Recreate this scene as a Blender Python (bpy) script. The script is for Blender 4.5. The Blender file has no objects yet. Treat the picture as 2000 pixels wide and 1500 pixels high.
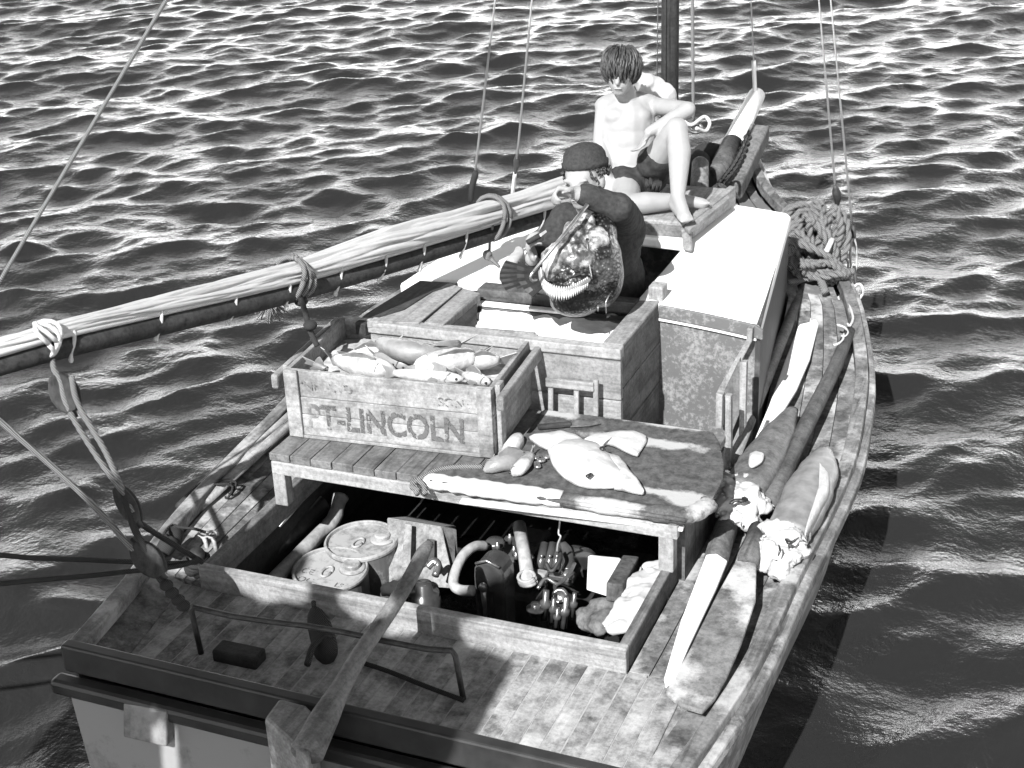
import bpy, bmesh, math, random
import numpy as np
from mathutils import Vector, Matrix, Quaternion, noise as mnoise
R = math.radians
V = Vector
random.seed(7)
SC = bpy.context.scene
COL = SC.collection

# ------------------------------------------------------------------ camera
F_PX = 2900.0                                   # focal length in pixels of the 2000 px wide photograph
CAM = V((1.921210, -3.639552, 2.750000))
AX_R, AX_U, AX_F = V((0.926139, 0.374972, -0.040774)), V((-0.121441, 0.398788, 0.908967)), V((-0.357097, 0.836878, -0.414870))
cam_d = bpy.data.cameras.new('camera')
cam = bpy.data.objects.new('camera', cam_d)
COL.objects.link(cam)
cam_d.sensor_width = 36.0
cam_d.lens = 36.0 * F_PX / 2000.0
cam_d.clip_start, cam_d.clip_end = 0.05, 3000.0
m = Matrix((AX_R, AX_U, -AX_F)).transposed().to_4x4()
m.translation = CAM
cam.matrix_world = m
SC.camera = cam

# ------------------------------------------------------------------ light
SUN_EL, SUN_AZ = R(40.8), R(2.0)                # azimuth: from dead astern (-y) towards port (-x)
to_sun = V((-math.sin(SUN_AZ) * math.cos(SUN_EL), -math.cos(SUN_AZ) * math.cos(SUN_EL), math.sin(SUN_EL)))
sun_d = bpy.data.lights.new('sun', 'SUN')
sun_d.energy = 3.3
sun_d.angle = R(0.5)
sun_d.color = (1.0, 1.0, 1.0)
sun = bpy.data.objects.new('sun', sun_d)
COL.objects.link(sun)
sun.rotation_euler = (-to_sun).to_track_quat('-Z', 'Y').to_euler()
sun.location = to_sun * 20

W = bpy.data.worlds.new('World')
SC.world = W
W.use_nodes = True
nt = W.node_tree
sky = nt.nodes.new('ShaderNodeTexSky')
sky.sky_type = 'NISHITA'
sky.sun_disc = False
sky.sun_elevation = SUN_EL
sky.sun_rotation = math.atan2(to_sun.x, to_sun.y)
sky.air_density, sky.dust_density, sky.ozone_density = 1.8, 0.05, 1.0
sp = nt.nodes.new('ShaderNodeSeparateColor')     # black-and-white film behind a red filter: red light counts, blue is held back
nt.links.new(sky.outputs[0], sp.inputs[0])
def wmath(op, a, b):
    n = nt.nodes.new('ShaderNodeMath'); n.operation = op
    for i, v in enumerate((a, b)):
        if isinstance(v, float): n.inputs[i].default_value = v
        else: nt.links.new(v, n.inputs[i])
    return n
bw = wmath('MAXIMUM', wmath('SUBTRACT', wmath('MULTIPLY', sp.outputs[0], 1.5).outputs[0], wmath('MULTIPLY', sp.outputs[2], 0.5).outputs[0]).outputs[0], 0.02)
bg = nt.nodes['Background']
nt.links.new(bw.outputs[0], bg.inputs[0])
bg.inputs[1].default_value = 0.15
vs = SC.view_settings
vs.view_transform = 'Standard'
vs.look = 'None'
vs.exposure = 1.7
vs.gamma = 1.0
vs.use_curve_mapping = False

# ------------------------------------------------------------------ projection helpers (pixel of the photograph + a known height or distance -> point in the place)
def ray(px, py):
    return AX_R * ((px - 1000.0) / F_PX) - AX_U * ((py - 750.0) / F_PX) + AX_F
def P(px, py, z):
    d = ray(px, py)
    return CAM + d * ((z - CAM.z) / d.z)
def PY(px, py, y):
    d = ray(px, py)
    return CAM + d * ((y - CAM.y) / d.y)
def PX(px, py, x):
    d = ray(px, py)
    return CAM + d * ((x - CAM.x) / d.x)
def PD(px, py, D):
    return CAM + ray(px, py) * D

# ------------------------------------------------------------------ materials
def nodes(name):
    mt = bpy.data.materials.new(name)
    mt.use_nodes = True
    t = mt.node_tree
    b = t.nodes['Principled BSDF']
    return mt, t, b
def g(v): return (v, v, v, 1.0)
def mathn(t, op, a, b=None, clamp=False):
    n = t.nodes.new('ShaderNodeMath'); n.operation = op; n.use_clamp = clamp
    for i, v in enumerate((a, b)):
        if v is None: continue
        if isinstance(v, (int, float)): n.inputs[i].default_value = v
        else: t.links.new(v, n.inputs[i])
    return n.outputs[0]
def ramp(t, src, pts):
    n = t.nodes.new('ShaderNodeValToRGB')
    cr = n.color_ramp
    while len(cr.elements) < len(pts): cr.elements.new(0.5)
    for e, (p, c) in zip(cr.elements, pts):
        e.position = p; e.color = g(c)
    t.links.new(src, n.inputs[0])
    return n.outputs[0]
def noise(t, scale, vec, detail=5.0, rough=0.6, w=None):
    n = t.nodes.new('ShaderNodeTexNoise')
    n.inputs['Scale'].default_value = scale
    n.inputs['Detail'].default_value = detail
    n.inputs['Roughness'].default_value = rough
    t.links.new(vec, n.inputs['Vector'])
    return n.outputs['Fac']
def coords(t, sc=(1, 1, 1), kind='Object', spread=True):
    tc = t.nodes.new('ShaderNodeTexCoord')
    mp = t.nodes.new('ShaderNodeMapping')
    mp.inputs['Scale'].default_value = sc
    t.links.new(tc.outputs[kind], mp.inputs['Vector'])
    if spread:                                   # every board its own stretch of grain
        oi = t.nodes.new('ShaderNodeObjectInfo')
        cx = t.nodes.new('ShaderNodeCombineXYZ')
        mm = mathn(t, 'MULTIPLY', oi.outputs['Random'], 37.0)
        for i in range(3): t.links.new(mm, cx.inputs[i])
        t.links.new(cx.outputs[0], mp.inputs['Location'])
    return mp.outputs[0]
def bump(t, b, h, strength=0.3, dist=0.01):
    n = t.nodes.new('ShaderNodeBump')
    n.inputs['Strength'].default_value = strength
    n.inputs['Distance'].default_value = dist
    t.links.new(h, n.inputs['Height'])
    t.links.new(n.outputs[0], b.inputs['Normal'])
def wood(name, base, dark, axis='x', stain=0.4, rough=0.8, var=0.12, salt=0.0, spec=0.25):
    mt, t, b = nodes(name)
    sc = {'x': (1.6, 42, 42), 'y': (42, 1.6, 42), 'z': (42, 42, 1.6), 'n': (14, 14, 14)}[axis]
    v = coords(t, sc); u = coords(t)
    gr = noise(t, 1.0, v, 6.0, 0.65)
    bl = noise(t, 9.0, u, 8.0, 0.7)
    fine = noise(t, 70.0, u, 3.0, 0.7)
    col = ramp(t, gr, [(0.32, dark), (0.47, base * 0.86), (0.62, base)])
    st = ramp(t, bl, [(0.38, 1.0 - stain), (0.56, 1.0)])
    fi = ramp(t, fine, [(0.35, 0.72), (0.6, 1.05)])
    oi = t.nodes.new('ShaderNodeObjectInfo')
    rv = mathn(t, 'MULTIPLY_ADD', oi.outputs['Random'], 2 * var); t.nodes[-1].inputs[2].default_value = 1.0 - var
    x = mathn(t, 'MULTIPLY', mathn(t, 'MULTIPLY', col, st), mathn(t, 'MULTIPLY', fi, rv))
    if salt:
        s2 = noise(t, 3.2, u, 7.0, 0.68)
        k = ramp(t, s2, [(0.50, 0.0), (0.60, 1.0)])
        mx = t.nodes.new('ShaderNodeMix'); mx.data_type = 'FLOAT'
        t.links.new(mathn(t, 'MULTIPLY', k, salt), mx.inputs[0])
        t.links.new(x, mx.inputs[2]); mx.inputs[3].default_value = 0.62
        x = mx.outputs[0]
    t.links.new(x, b.inputs['Base Color'])
    b.inputs['Roughness'].default_value = rough
    b.inputs['Specular IOR Level'].default_value = spec
    bump(t, b, mathn(t, 'ADD', mathn(t, 'MULTIPLY', gr, 0.8), mathn(t, 'MULTIPLY', fine, 0.4)), 0.45, 0.006)
    return mt
def paint(name, base, under, wear=0.5, scale=22.0, rough=0.55, spec=0.35):
    """a coat of one value worn through to another in speckles"""
    mt, t, b = nodes(name)
    u = coords(t)
    n1 = noise(t, scale, u, 8.0, 0.72); n2 = noise(t, scale * 0.16, u, 5.0, 0.6)
    s = mathn(t, 'ADD', mathn(t, 'MULTIPLY', n1, 0.65), mathn(t, 'MULTIPLY', n2, 0.35))
    c = ramp(t, s, [(0.40 + (1 - wear) * 0.18, base), (0.50 + (1 - wear) * 0.18, under)])
    t.links.new(c, b.inputs['Base Color'])
    b.inputs['Roughness'].default_value = rough
    b.inputs['Specular IOR Level'].default_value = spec
    bump(t, b, n1, 0.25, 0.004)
    return mt
def plain(name, v, rough=0.6, metal=0.0, var=0.15, scale=12.0, spec=0.4, bmp=0.1):
    mt, t, b = nodes(name)
    u = coords(t)
    n = noise(t, scale, u, 5.0, 0.6)
    c = ramp(t, n, [(0.3, max(0.0, v * (1 - var))), (0.7, min(1.0, v * (1 + var)))])
    t.links.new(c, b.inputs['Base Color'])
    b.inputs['Roughness'].default_value = rough
    b.inputs['Metallic'].default_value = metal
    b.inputs['Specular IOR Level'].default_value = spec
    if bmp: bump(t, b, n, bmp, 0.01)
    return mt
def rope_mat(name, v, dark=0.35, pitch=90.0):
    mt, t, b = nodes(name)
    u = coords(t)
    wv = t.nodes.new('ShaderNodeTexWave'); wv.bands_direction = 'DIAGONAL'
    wv.inputs['Scale'].default_value = pitch; wv.inputs['Distortion'].default_value = 1.5
    wv.inputs['Detail'].default_value = 2.0
    t.links.new(u, wv.inputs['Vector'])
    c = ramp(t, wv.outputs['Fac'], [(0.1, v * dark), (0.6, v)])
    t.links.new(c, b.inputs['Base Color'])
    b.inputs['Roughness'].default_value = 0.9
    b.inputs['Specular IOR Level'].default_value = 0.1
    bump(t, b, wv.outputs['Fac'], 0.6, 0.006)
    return mt

MAT = {}
for ax in 'xyz':
    MAT['pale_' + ax] = wood('pale weathered wood ' + ax, 0.288, 0.152, ax, 0.3)
    MAT['grey_' + ax] = wood('grey weathered wood ' + ax, 0.168, 0.080, ax, 0.45)
    MAT['dark_' + ax] = wood('dark tarred wood ' + ax, 0.044, 0.016, ax, 0.4)
    MAT['brown_' + ax] = wood('brown worn wood ' + ax, 0.112, 0.048, ax, 0.5)
MAT['deck'] = wood('worn deck planking', 0.31, 0.21, 'y', 0.68, 0.7, 0.05, 0.3)
MAT['sidedeck'] = wood('scuffed side deck planking', 0.192, 0.104, 'n', 0.6, 0.7, 0.05, 0.5)
MAT['railwood'] = wood('scuffed rail wood', 0.192, 0.072, 'y', 0.5, 0.7, 0.15, 0.4)
MAT['crate'] = wood('bleached crate board', 0.304, 0.192, 'x', 0.45, 0.8, 0.08)
MAT['crate_y'] = wood('bleached crate end board', 0.272, 0.160, 'y', 0.35, 0.8, 0.1)
MAT['white'] = paint('white paint', 0.72, 0.6, 0.2, 9.0)
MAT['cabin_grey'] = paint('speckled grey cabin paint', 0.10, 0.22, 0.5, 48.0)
MAT['cabin_shaded'] = paint('cabin side paint with shade painted in', 0.035, 0.1, 0.3, 8.0)  # shade on the cabin side is put into this dark value
MAT['hull'] = paint('dark hull paint', 0.12, 0.3, 0.4, 14.0)
MAT['transom'] = paint('grey transom paint', 0.2, 0.1, 0.5, 6.0)
MAT['black_rail'] = plain('black painted rail', 0.022, 0.5, 0, 0.4, 10)
MAT['sail'] = plain('sailcloth', 0.374, 0.85, 0, 0.06, 16, 0.1, 0.25)
MAT['iron'] = plain('rusty dark iron', 0.035, 0.6, 0.2, 0.5, 40)
MAT['engine'] = plain('dark green-black engine paint', 0.05, 0.22, 0.0, 0.4, 9, 0.6, 0.1)
MAT['steel'] = plain('bare oily steel', 0.3, 0.3, 0.8, 0.35, 30)
MAT['tin'] = paint('scuffed tinplate', 0.3, 0.17, 0.6, 30.0, 0.42)
MAT['tin_dark'] = paint('painted tin side', 0.1, 0.26, 0.35, 18.0, 0.45)
MAT['hose'] = plain('lagged grey hose', 0.28, 0.8, 0, 0.25, 35, 0.2, 0.3)
MAT['rope_dark'] = rope_mat('tarred rope', 0.05)
MAT['rope_grey'] = rope_mat('grey hemp rope', 0.21, 0.3, 60.0)
MAT['rope_pale'] = rope_mat('pale cotton cord', 0.68, 0.55)
MAT['tar'] = paint('salt stained tarred canvas', 0.085, 0.42, 0.14, 11.0, 0.75, 0.2)
def stained_canvas():
    # tarred canvas with salt dried on it along the back hem and the front corner
    mt, t, b = nodes('salt stained tarred canvas')
    u = coords(t, (1, 1, 1), 'Object', False)
    n1 = noise(t, 9.0, u, 7.0, 0.7); n2 = noise(t, 120.0, u, 3.0, 0.7)
    tot = None
    for (px, py), sx, sy in (((1300, 868), .16, .030), ((1210, 858), .14, .03), ((1340, 975), .07, .045), ((1290, 962), .09, .02), ((1195, 990), .09, .035), ((1300, 826), .2, .03), ((1365, 995), .05, .05), ((1090, 810), .07, .03)):
        c = P(px, py, .31)
        vm = t.nodes.new('ShaderNodeVectorMath'); vm.operation = 'SUBTRACT'; t.links.new(u, vm.inputs[0]); vm.inputs[1].default_value = c
        v2 = t.nodes.new('ShaderNodeVectorMath'); v2.operation = 'MULTIPLY'; t.links.new(vm.outputs[0], v2.inputs[0]); v2.inputs[1].default_value = (1 / sx, 1 / sy, 0)
        ln = t.nodes.new('ShaderNodeVectorMath'); ln.operation = 'LENGTH'; t.links.new(v2.outputs[0], ln.inputs[0])
        w = mathn(t, 'MAXIMUM', mathn(t, 'SUBTRACT', 1.0, mathn(t, 'MULTIPLY', ln.outputs['Value'], .55)), 0.0)
        tot = w if tot is None else mathn(t, 'MAXIMUM', tot, w)
    f = mathn(t, 'ADD', mathn(t, 'MULTIPLY', tot, .62), n1)
    c1 = ramp(t, f, [(0.68, 0.0), (0.86, 1.0)])
    n3 = noise(t, 26.0, u, 6.0, 0.7)
    base = mathn(t, 'MULTIPLY', ramp(t, n2, [(0.3, 0.055), (0.7, 0.085)]), ramp(t, n3, [(0.36, 0.6), (0.62, 1.35)]))
    mx = t.nodes.new('ShaderNodeMix'); mx.data_type = 'FLOAT'
    t.links.new(c1, mx.inputs[0]); t.links.new(base, mx.inputs[2]); mx.inputs[3].default_value = 0.34
    t.links.new(mx.outputs[0], b.inputs['Base Color'])
    b.inputs['Roughness'].default_value = .85; b.inputs['Specular IOR Level'].default_value = .15
    bump(t, b, mathn(t, 'ADD', n1, mathn(t, 'MULTIPLY', n2, .3)), .5, .008)
    return mt
MAT['tar'] = stained_canvas()
MAT['canvas_pale'] = paint('sun bleached canvas', 0.5, 0.36, 0.3, 10.0, 0.9, 0.1)
MAT['ice'] = plain('crushed ice', 0.75, 0.5, 0, 0.05, 40, 0.4, 0.4)
MAT['fish'] = plain('pale fish flesh', 0.391, 0.3, 0, 0.42, 30, 0.6, 0.2)
MAT['fish_grey'] = plain('grey fish skin', 0.182, 0.4, 0, 0.3, 20, 0.5, 0.12)
MAT['fin'] = plain('dark fin', 0.014, 0.5, 0, 0.4, 30)
MAT['shark'] = wood('shark skin', 0.152, 0.080, 'n', 0.45, 0.5, 0.1)
MAT['flesh'] = plain('white cut flesh', 0.400, 0.5, 0, 0.16, 24, 0.4, 0.35)
MAT['skin'] = plain('boy skin', 0.246, 0.5, 0, 0.06, 20, 0.35, 0.03)  # the boy's own plain skin tone
MAT['skin_tan'] = plain('tanned skin', 0.255, 0.55, 0, 0.12, 20, 0.35, 0.05)
MAT['hair'] = plain('dark hair', 0.035, 0.45, 0, 0.7, 60, 0.35, 0.2)
MAT['eye'] = plain('dark eye', 0.02, 0.3, 0, 0.1)
MAT['lip'] = plain('lip', 0.3, 0.5, 0, 0.1)
MAT['wool'] = plain('dark wool', 0.035, 0.95, 0, 0.3, 90, 0.1, 0.4)
MAT['sweater'] = plain('dark jersey', 0.036, 0.95, 0, 0.35, 50, 0.1, 0.35)
MAT['trunks'] = plain('dark trunks', 0.03, 0.9, 0, 0.4, 30, 0.1, 0.2)
MAT['cloth_pale'] = plain('white cloth', 0.400, 0.9, 0, 0.08, 20, 0.1, 0.3)
MAT['ink'] = None

# ------------------------------------------------------------------ mesh building
class MB:
    def __init__(s): s.v = []; s.f = []
    def add(s, vs, fs):
        n = len(s.v)
        s.v += [tuple(x) for x in vs]
        s.f += [tuple(i + n for i in q) for q in fs]
        return s
    def hexa(s, b4, t4):                        # bottom ring, top ring
        return s.add(list(b4) + list(t4), [(3, 2, 1, 0), (4, 5, 6, 7), (0, 1, 5, 4), (1, 2, 6, 5), (2, 3, 7, 6), (3, 0, 4, 7)])
    def box(s, c, size, rot=None):
        c = V(c); h = V(size) * 0.5
        q = []
        for z in (-1, 1):
            for x, y in ((-1, -1), (1, -1), (1, 1), (-1, 1)):
                p = V((x * h.x, y * h.y, z * h.z))
                if rot is not None: p = rot @ p
                q.append(c + p)
        return s.hexa(q[:4], q[4:])
    def bar(s, a, b, w, h, up=(0, 0, 1), w2=None, h2=None):   # board a->b, width w, height h (centred)
        a, b, up = V(a), V(b), V(up)
        d = (b - a).normalized(); sd = d.cross(up).normalized(); u = sd.cross(d)
        q = []
        for p, ww, hh in ((a, w, h), (b, w2 or w, h2 or h)):
            q += [p - sd * ww / 2 - u * hh / 2, p + sd * ww / 2 - u * hh / 2, p + sd * ww / 2 + u * hh / 2, p - sd * ww / 2 + u * hh / 2]
        return s.hexa(q[:4], q[4:])
    def slab(s, top, th, d=(0, 0, -1)):
        d = V(d).normalized() * th
        n = len(top); top = [V(p) for p in top]
        vs = top + [p + d for p in top]
        fs = [tuple(range(n)), tuple(range(2 * n - 1, n - 1, -1))] + [(i, i + n, (i + 1) % n + n, (i + 1) % n) for i in range(n)]
        return s.add(vs, fs)
    def loft(s, rings, cap=True, closed=True):
        n = len(rings[0]); vs = [p for r in rings for p in r]; fs = []
        for i in range(len(rings) - 1):
            for j in range(n if closed else n - 1):
                a, b = i * n + j, i * n + (j + 1) % n
                fs.append((a, b, b + n, a + n))
        if cap and closed:
            fs.append(tuple(range(n - 1, -1, -1))); k = (len(rings) - 1) * n
            fs.append(tuple(range(k, k + n)))
        return s.add(vs, fs)
    def tube(s, pts, r, n=8, cap=True, flat=1.0):
        pts = [V(p) for p in pts]
        rs = r if isinstance(r, (list, tuple)) else [r] * len(pts)
        t0 = (pts[1] - pts[0]).normalized()
        nx = t0.orthogonal().normalized()
        rings = []
        for i, p in enumerate(pts):
            t = (pts[min(i + 1, len(pts) - 1)] - pts[max(i - 1, 0)])
            t = t.normalized() if t.length > 1e-9 else t0
            nx = (nx - t * nx.dot(t)).normalized(); ny = t.cross(nx)
            rings.append([p + (nx * math.cos(a) + ny * math.sin(a) * flat) * rs[i] for a in [2 * math.pi * k / n for k in range(n)]])
        return s.loft(rings, cap)
    def lathe(s, o, ax, prof, n=24):
        o = V(o); ax = V(ax).normalized(); x = ax.orthogonal().normalized(); y = ax.cross(x)
        return s.loft([[o + ax * h + (x * math.cos(2 * math.pi * k / n) + y * math.sin(2 * math.pi * k / n)) * max(r, 1e-4) for k in range(n)] for r, h in prof])
    def ell(s, c, r, rot=None, nu=14, nv=10):
        c = V(c); rings = []
        for i in range(nv + 1):
            th = math.pi * i / nv
            ring = []
            for k in range(nu):
                a = 2 * math.pi * k / nu; sr = max(math.sin(th), 0.01)
                p = V((r[0] * sr * math.cos(a), r[1] * sr * math.sin(a), -r[2] * math.cos(th)))
                ring.append(c + (rot @ p if rot is not None else p))
            rings.append(ring)
        return s.loft(rings)
    def cone(s, a, b, ra, rb, n=14):            # capsule with two radii
        a, b = V(a), V(b); ax = (b - a); L = ax.length
        if L < 1e-6: return s.ell(a, (ra, ra, ra))
        prof = [(ra * math.sin(t), -ra * math.cos(t)) for t in (0.02, 0.4, 0.8, 1.2)] + [(ra, 0), (rb, L)] + [(rb * math.cos(t), L + rb * math.sin(t)) for t in (0.4, 0.8, 1.2, 1.55)]
        return s.lathe(a, ax, prof, n)
    def build(s, name, mat, parent=None, smooth=False, bevel=0.0, seg=2, kind=None, fix=True):
        me = bpy.data.meshes.new(name)
        me.from_pydata(s.v, [], s.f)
        if fix:
            bm = bmesh.new(); bm.from_mesh(me)
            bmesh.ops.recalc_face_normals(bm, faces=bm.faces)
            bm.to_mesh(me); bm.free()
        if mat: me.materials.append(mat)
        if smooth: me.shade_smooth()
        o = bpy.data.objects.new(name, me)
        link(o, parent)
        if bevel:
            b = o.modifiers.new('bevel', 'BEVEL'); b.width = bevel; b.segments = seg; b.limit_method = 'ANGLE'; b.angle_limit = R(40)
        if kind: o['kind'] = kind
        return o
def wloc(o):
    p = V((0, 0, 0))
    while o is not None:
        p += o.location; o = o.parent
    return p
def link(o, parent=None):
    COL.objects.link(o)
    if parent is not None:
        o.parent = parent
        o.location = -wloc(parent)              # meshes are written in the place's own coordinates
    return o
def thing(name, label, cat, loc=(0, 0, 0), group=None):
    o = bpy.data.objects.new(name, None)
    o.empty_display_size = 0.1
    COL.objects.link(o); o.location = loc
    return tag(o, label, cat, group)
def tag(o, label, cat, group=None):
    o['label'] = label; o['category'] = cat
    if group: o['group'] = group
    return o
def struct(o):
    o['kind'] = 'structure'; return o
def curve(pts, n=8):
    """Catmull-Rom through the points"""
    pts = [V(p) for p in pts]
    if len(pts) < 3: return [pts[0].lerp(pts[-1], i / n) for i in range(n + 1)]
    q = [pts[0] * 2 - pts[1]] + pts + [pts[-1] * 2 - pts[-2]]
    out = []
    for i in range(1, len(q) - 2):
        a, b, c, d = q[i - 1:i + 3]
        for k in range(n):
            t = k / n
            out.append(0.5 * ((2 * b) + (c - a) * t + (2 * a - 5 * b + 4 * c - d) * t * t + (3 * b - a - 3 * c + d) * t ** 3))
    out.append(pts[-1])
    return out
def sag(a, b, s, n=10):
    a, b = V(a), V(b)
    return [a.lerp(b, i / n) - V((0, 0, 4 * s * (i / n) * (1 - i / n))) for i in range(n + 1)]
def blob(name, mb, mat, parent, voxel=0.008, smooth=4, rough=0.0, rs=20.0):
    """overlapping shapes fused into one continuous skin"""
    me = bpy.data.meshes.new('tmp'); me.from_pydata(mb.v, [], mb.f)
    bm = bmesh.new(); bm.from_mesh(me); bmesh.ops.recalc_face_normals(bm, faces=bm.faces); bm.to_mesh(me); bm.free()
    o = bpy.data.objects.new('tmp', me); COL.objects.link(o)
    r = o.modifiers.new('r', 'REMESH'); r.mode = 'VOXEL'; r.voxel_size = voxel
    if smooth:
        s = o.modifiers.new('s', 'SMOOTH'); s.factor = 0.5; s.iterations = smooth
    dg = bpy.context.evaluated_depsgraph_get()
    out = bpy.data.meshes.new_from_object(o.evaluated_get(dg))
    bpy.data.objects.remove(o); bpy.data.meshes.remove(me)
    out.name = name
    if rough:
        for vx in out.vertices:
            vx.co += vx.normal * rough * mnoise.fractal(vx.co * rs, 1.0, 2.0, 3)
    out.materials.clear(); out.materials.append(mat); out.shade_smooth()
    q = bpy.data.objects.new(name, out)
    return link(q, parent)
def loft_along(pts, rads, up, n=12, asp=1.0):
    """rings of ellipses along a path: rads = [(half width, half height)]"""
    pts = [V(p) for p in pts]; up = V(up).normalized(); rings = []
    for i, p in enumerate(pts):
        t = (pts[min(i + 1, len(pts) - 1)] - pts[max(i - 1, 0)]).normalized()
        sd = t.cross(up).normalized(); u = sd.cross(t)
        a, b = rads[i]
        rings.append([p + sd * a * math.cos(2 * math.pi * k / n) + u * b * math.sin(2 * math.pi * k / n) for k in range(n)])
    return rings

# ================================================================== THE SETTING
WATER_Z = -0.55
def make_water():
    def axis(lo, hi, step, far):
        c = list(np.arange(lo, hi, step)); a = [c[0]]; b = [c[-1]]; d = step
        while b[-1] < hi + far: d *= 1.17; b.append(b[-1] + d)
        d = step
        while a[-1] > lo - far: d *= 1.17; a.append(a[-1] - d)
        return np.array(a[:0:-1] + c + b[1:])
    xs = axis(-13.0, 3.6, 0.027, 900.0); ys = axis(-1.6, 15.5, 0.027, 900.0)
    X, Y = np.meshgrid(xs, ys)
    Z = np.zeros_like(X); DX = np.zeros_like(X); DY = np.zeros_like(X)
    rng = np.random.default_rng(11)
    base = math.atan2(-AX_F.y, -AX_F.x) + 0.25                      # the wind sets the waves towards the wharf
    fade = 1.0 / (1.0 + (np.hypot(X, Y - 6) / 45.0) ** 2)
    n = 92
    for i in range(n):
        lam = 0.13 * (2.9 / 0.13) ** ((i + rng.random()) / n)
        k = 2 * math.pi / lam
        th = base + rng.normal() * (0.62 if lam < 1.0 else 0.42)
        s = 0.039 * (0.70 + 0.85 * math.exp(-((math.log(lam / 0.46)) / 0.6) ** 2)) * (1.0 if lam < 1.1 else 0.75) * (0.6 + 0.8 * rng.random())
        a = s / k
        ph = (X * math.cos(th) + Y * math.sin(th)) * k + rng.random() * 6.283
        # groups: each train swells and fades along its crest, so crests are short
        gx = 0.55 + 0.45 * np.sin((-X * math.sin(th) + Y * math.cos(th)) * k * 0.21 + rng.random() * 6.283) * np.sin((X * math.cos(th) + Y * math.sin(th)) * k * 0.11 + rng.random() * 6.283)
        a = a * gx * 1.25
        Z += a * np.cos(ph); q = 0.85
        DX -= q * a * math.cos(th) * np.sin(ph); DY -= q * a * math.sin(th) * np.sin(ph)
    Z *= fade; DX *= fade; DY *= fade
    co = np.stack([X + DX, Y + DY, WATER_Z + Z], -1).reshape(-1, 3).astype(np.float32)
    ny, nx = X.shape
    idx = np.arange(ny * nx).reshape(ny, nx)
    q = np.stack([idx[:-1, :-1], idx[:-1, 1:], idx[1:, 1:], idx[1:, :-1]], -1).reshape(-1).astype(np.int32)
    nf = len(q) // 4
    me = bpy.data.meshes.new('water')
    me.vertices.add(len(co)); me.vertices.foreach_set('co', co.reshape(-1))
    me.loops.add(len(q)); me.loops.foreach_set('vertex_index', q)
    me.polygons.add(nf)
    me.polygons.foreach_set('loop_start', np.arange(0, nf * 4, 4, dtype=np.int32))
    me.polygons.foreach_set('use_smooth', np.ones(nf, dtype=bool))
    me.update(calc_edges=True)
    o = bpy.data.objects.new('water', me); COL.objects.link(o); struct(o)
    mt, t, b = nodes('sea water')
    b.inputs['Base Color'].default_value = g(0.014)
    b.inputs['Roughness'].default_value = 0.04
    b.inputs['IOR'].default_value = 1.5
    u = coords(t, (1, 1, 1), 'Object', False)
    n1 = noise(t, 9.0, u, 5.0, 0.6); n2 = noise(t, 34.0, u, 3.0, 0.6)
    bump(t, b, mathn(t, 'ADD', mathn(t, 'MULTIPLY', n1, 1.0), mathn(t, 'MULTIPLY', n2, 0.25)), 0.45, 0.03)
    me.materials.append(mt)
make_water()

# the wharf the photographer stands on (out of the picture; its people's shadows fall on the after deck)
wharf = thing('wharf', 'timber wharf astern of the boat where the onlookers stand', 'wharf', (0, -4.5, 1.15))
for i in range(12):
    MB().box((0.6, -3.06 - i * 0.226, 1.12), (9.0, 0.215, 0.06)).build('plank', MAT['grey_x'], wharf, bevel=0.006)
for x in (-3.4, -1.4, 2.9, 4.6):
    MB().lathe((x, -3.3, -2.0), (0, 0, 1), [(0.0, 0), (0.15, 0), (0.14, 3.08), (0, 3.08)], 14).build('pile', MAT['brown_z'], wharf, True)
MB().bar((-3.9, -3.3, 1.0), (5.1, -3.3, 1.0), 0.2, 0.17).build('beam', MAT['brown_x'], wharf, bevel=0.01)

# ================================================================== THE BOAT
boat = thing('fishing_boat', 'worn wooden fishing boat with white cabin top and open engine hatch lying alongside', 'boat', (0, 1.5, WATER_Z))
S_px = [(1475, 1310, .07), (1560, 1130, .08), (1638, 975, .09), (1672, 892, .10), (1689, 804, .115), (1696, 722, .135), (1684, 628, .165), (1663, 555, .19), (1612, 468, .235), (1540, 400, .29), (1500, 355, .33), (1466, 318, .37)]
T_px = [(150, 1245, .10), (240, 1130, .10), (330, 1010, .10), (440, 893, .11), (545, 787, .12), (692, 625, .15)]
s_pts = [V((1.03, -0.56, .07))] + [P(*q) for q in S_px]
t_pts = [P(*q) for q in T_px]
t_pts[0] = V((-0.975, -0.56, .10))
for y, x, z in ((2.75, -1.19, .18), (3.3, -1.02, .23), (3.9, -0.76, .29), (4.4, -0.45, .34), (4.8, -0.2, .39)):
    t_pts.append(V((x, y, z)))
s_pts[-1] = V((-0.02, 4.62, .37)); s_pts.append(V((-0.16, 4.84, .39)))
s_pts = [p for i, p in enumerate(s_pts) if i == 0 or p.y > s_pts[i - 1].y]
def side(pts):
    c = curve(pts, 10)
    ys = np.array([p.y for p in c]); o = np.argsort(ys)
    return ys[o], np.array([c[i].x for i in o]), np.array([c[i].z for i in o])
SY, SX, SZ = side(s_pts); TY, TX, TZ = side(t_pts)
def srail(y): return V((float(np.interp(y, SY, SX)), y, float(np.interp(y, SY, SZ))))
def trail(y): return V((float(np.interp(y, TY, TX)), y, float(np.interp(y, TY, TZ))))
YS = [-0.54 + i * (4.84 + 0.54) / 44 for i in range(45)]
def sweep(fn, prof, y0=-0.54, y1=4.8, n=44, sgn=1):
    """prof = [(outward offset, height offset)] swept along the rail line"""
    rings = []
    for i in range(n + 1):
        p = fn(y0 + (y1 - y0) * i / n)
        rings.append([p + V((sgn * a, 0, b)) for a, b in prof])
    return MB().loft(rings)
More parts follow.
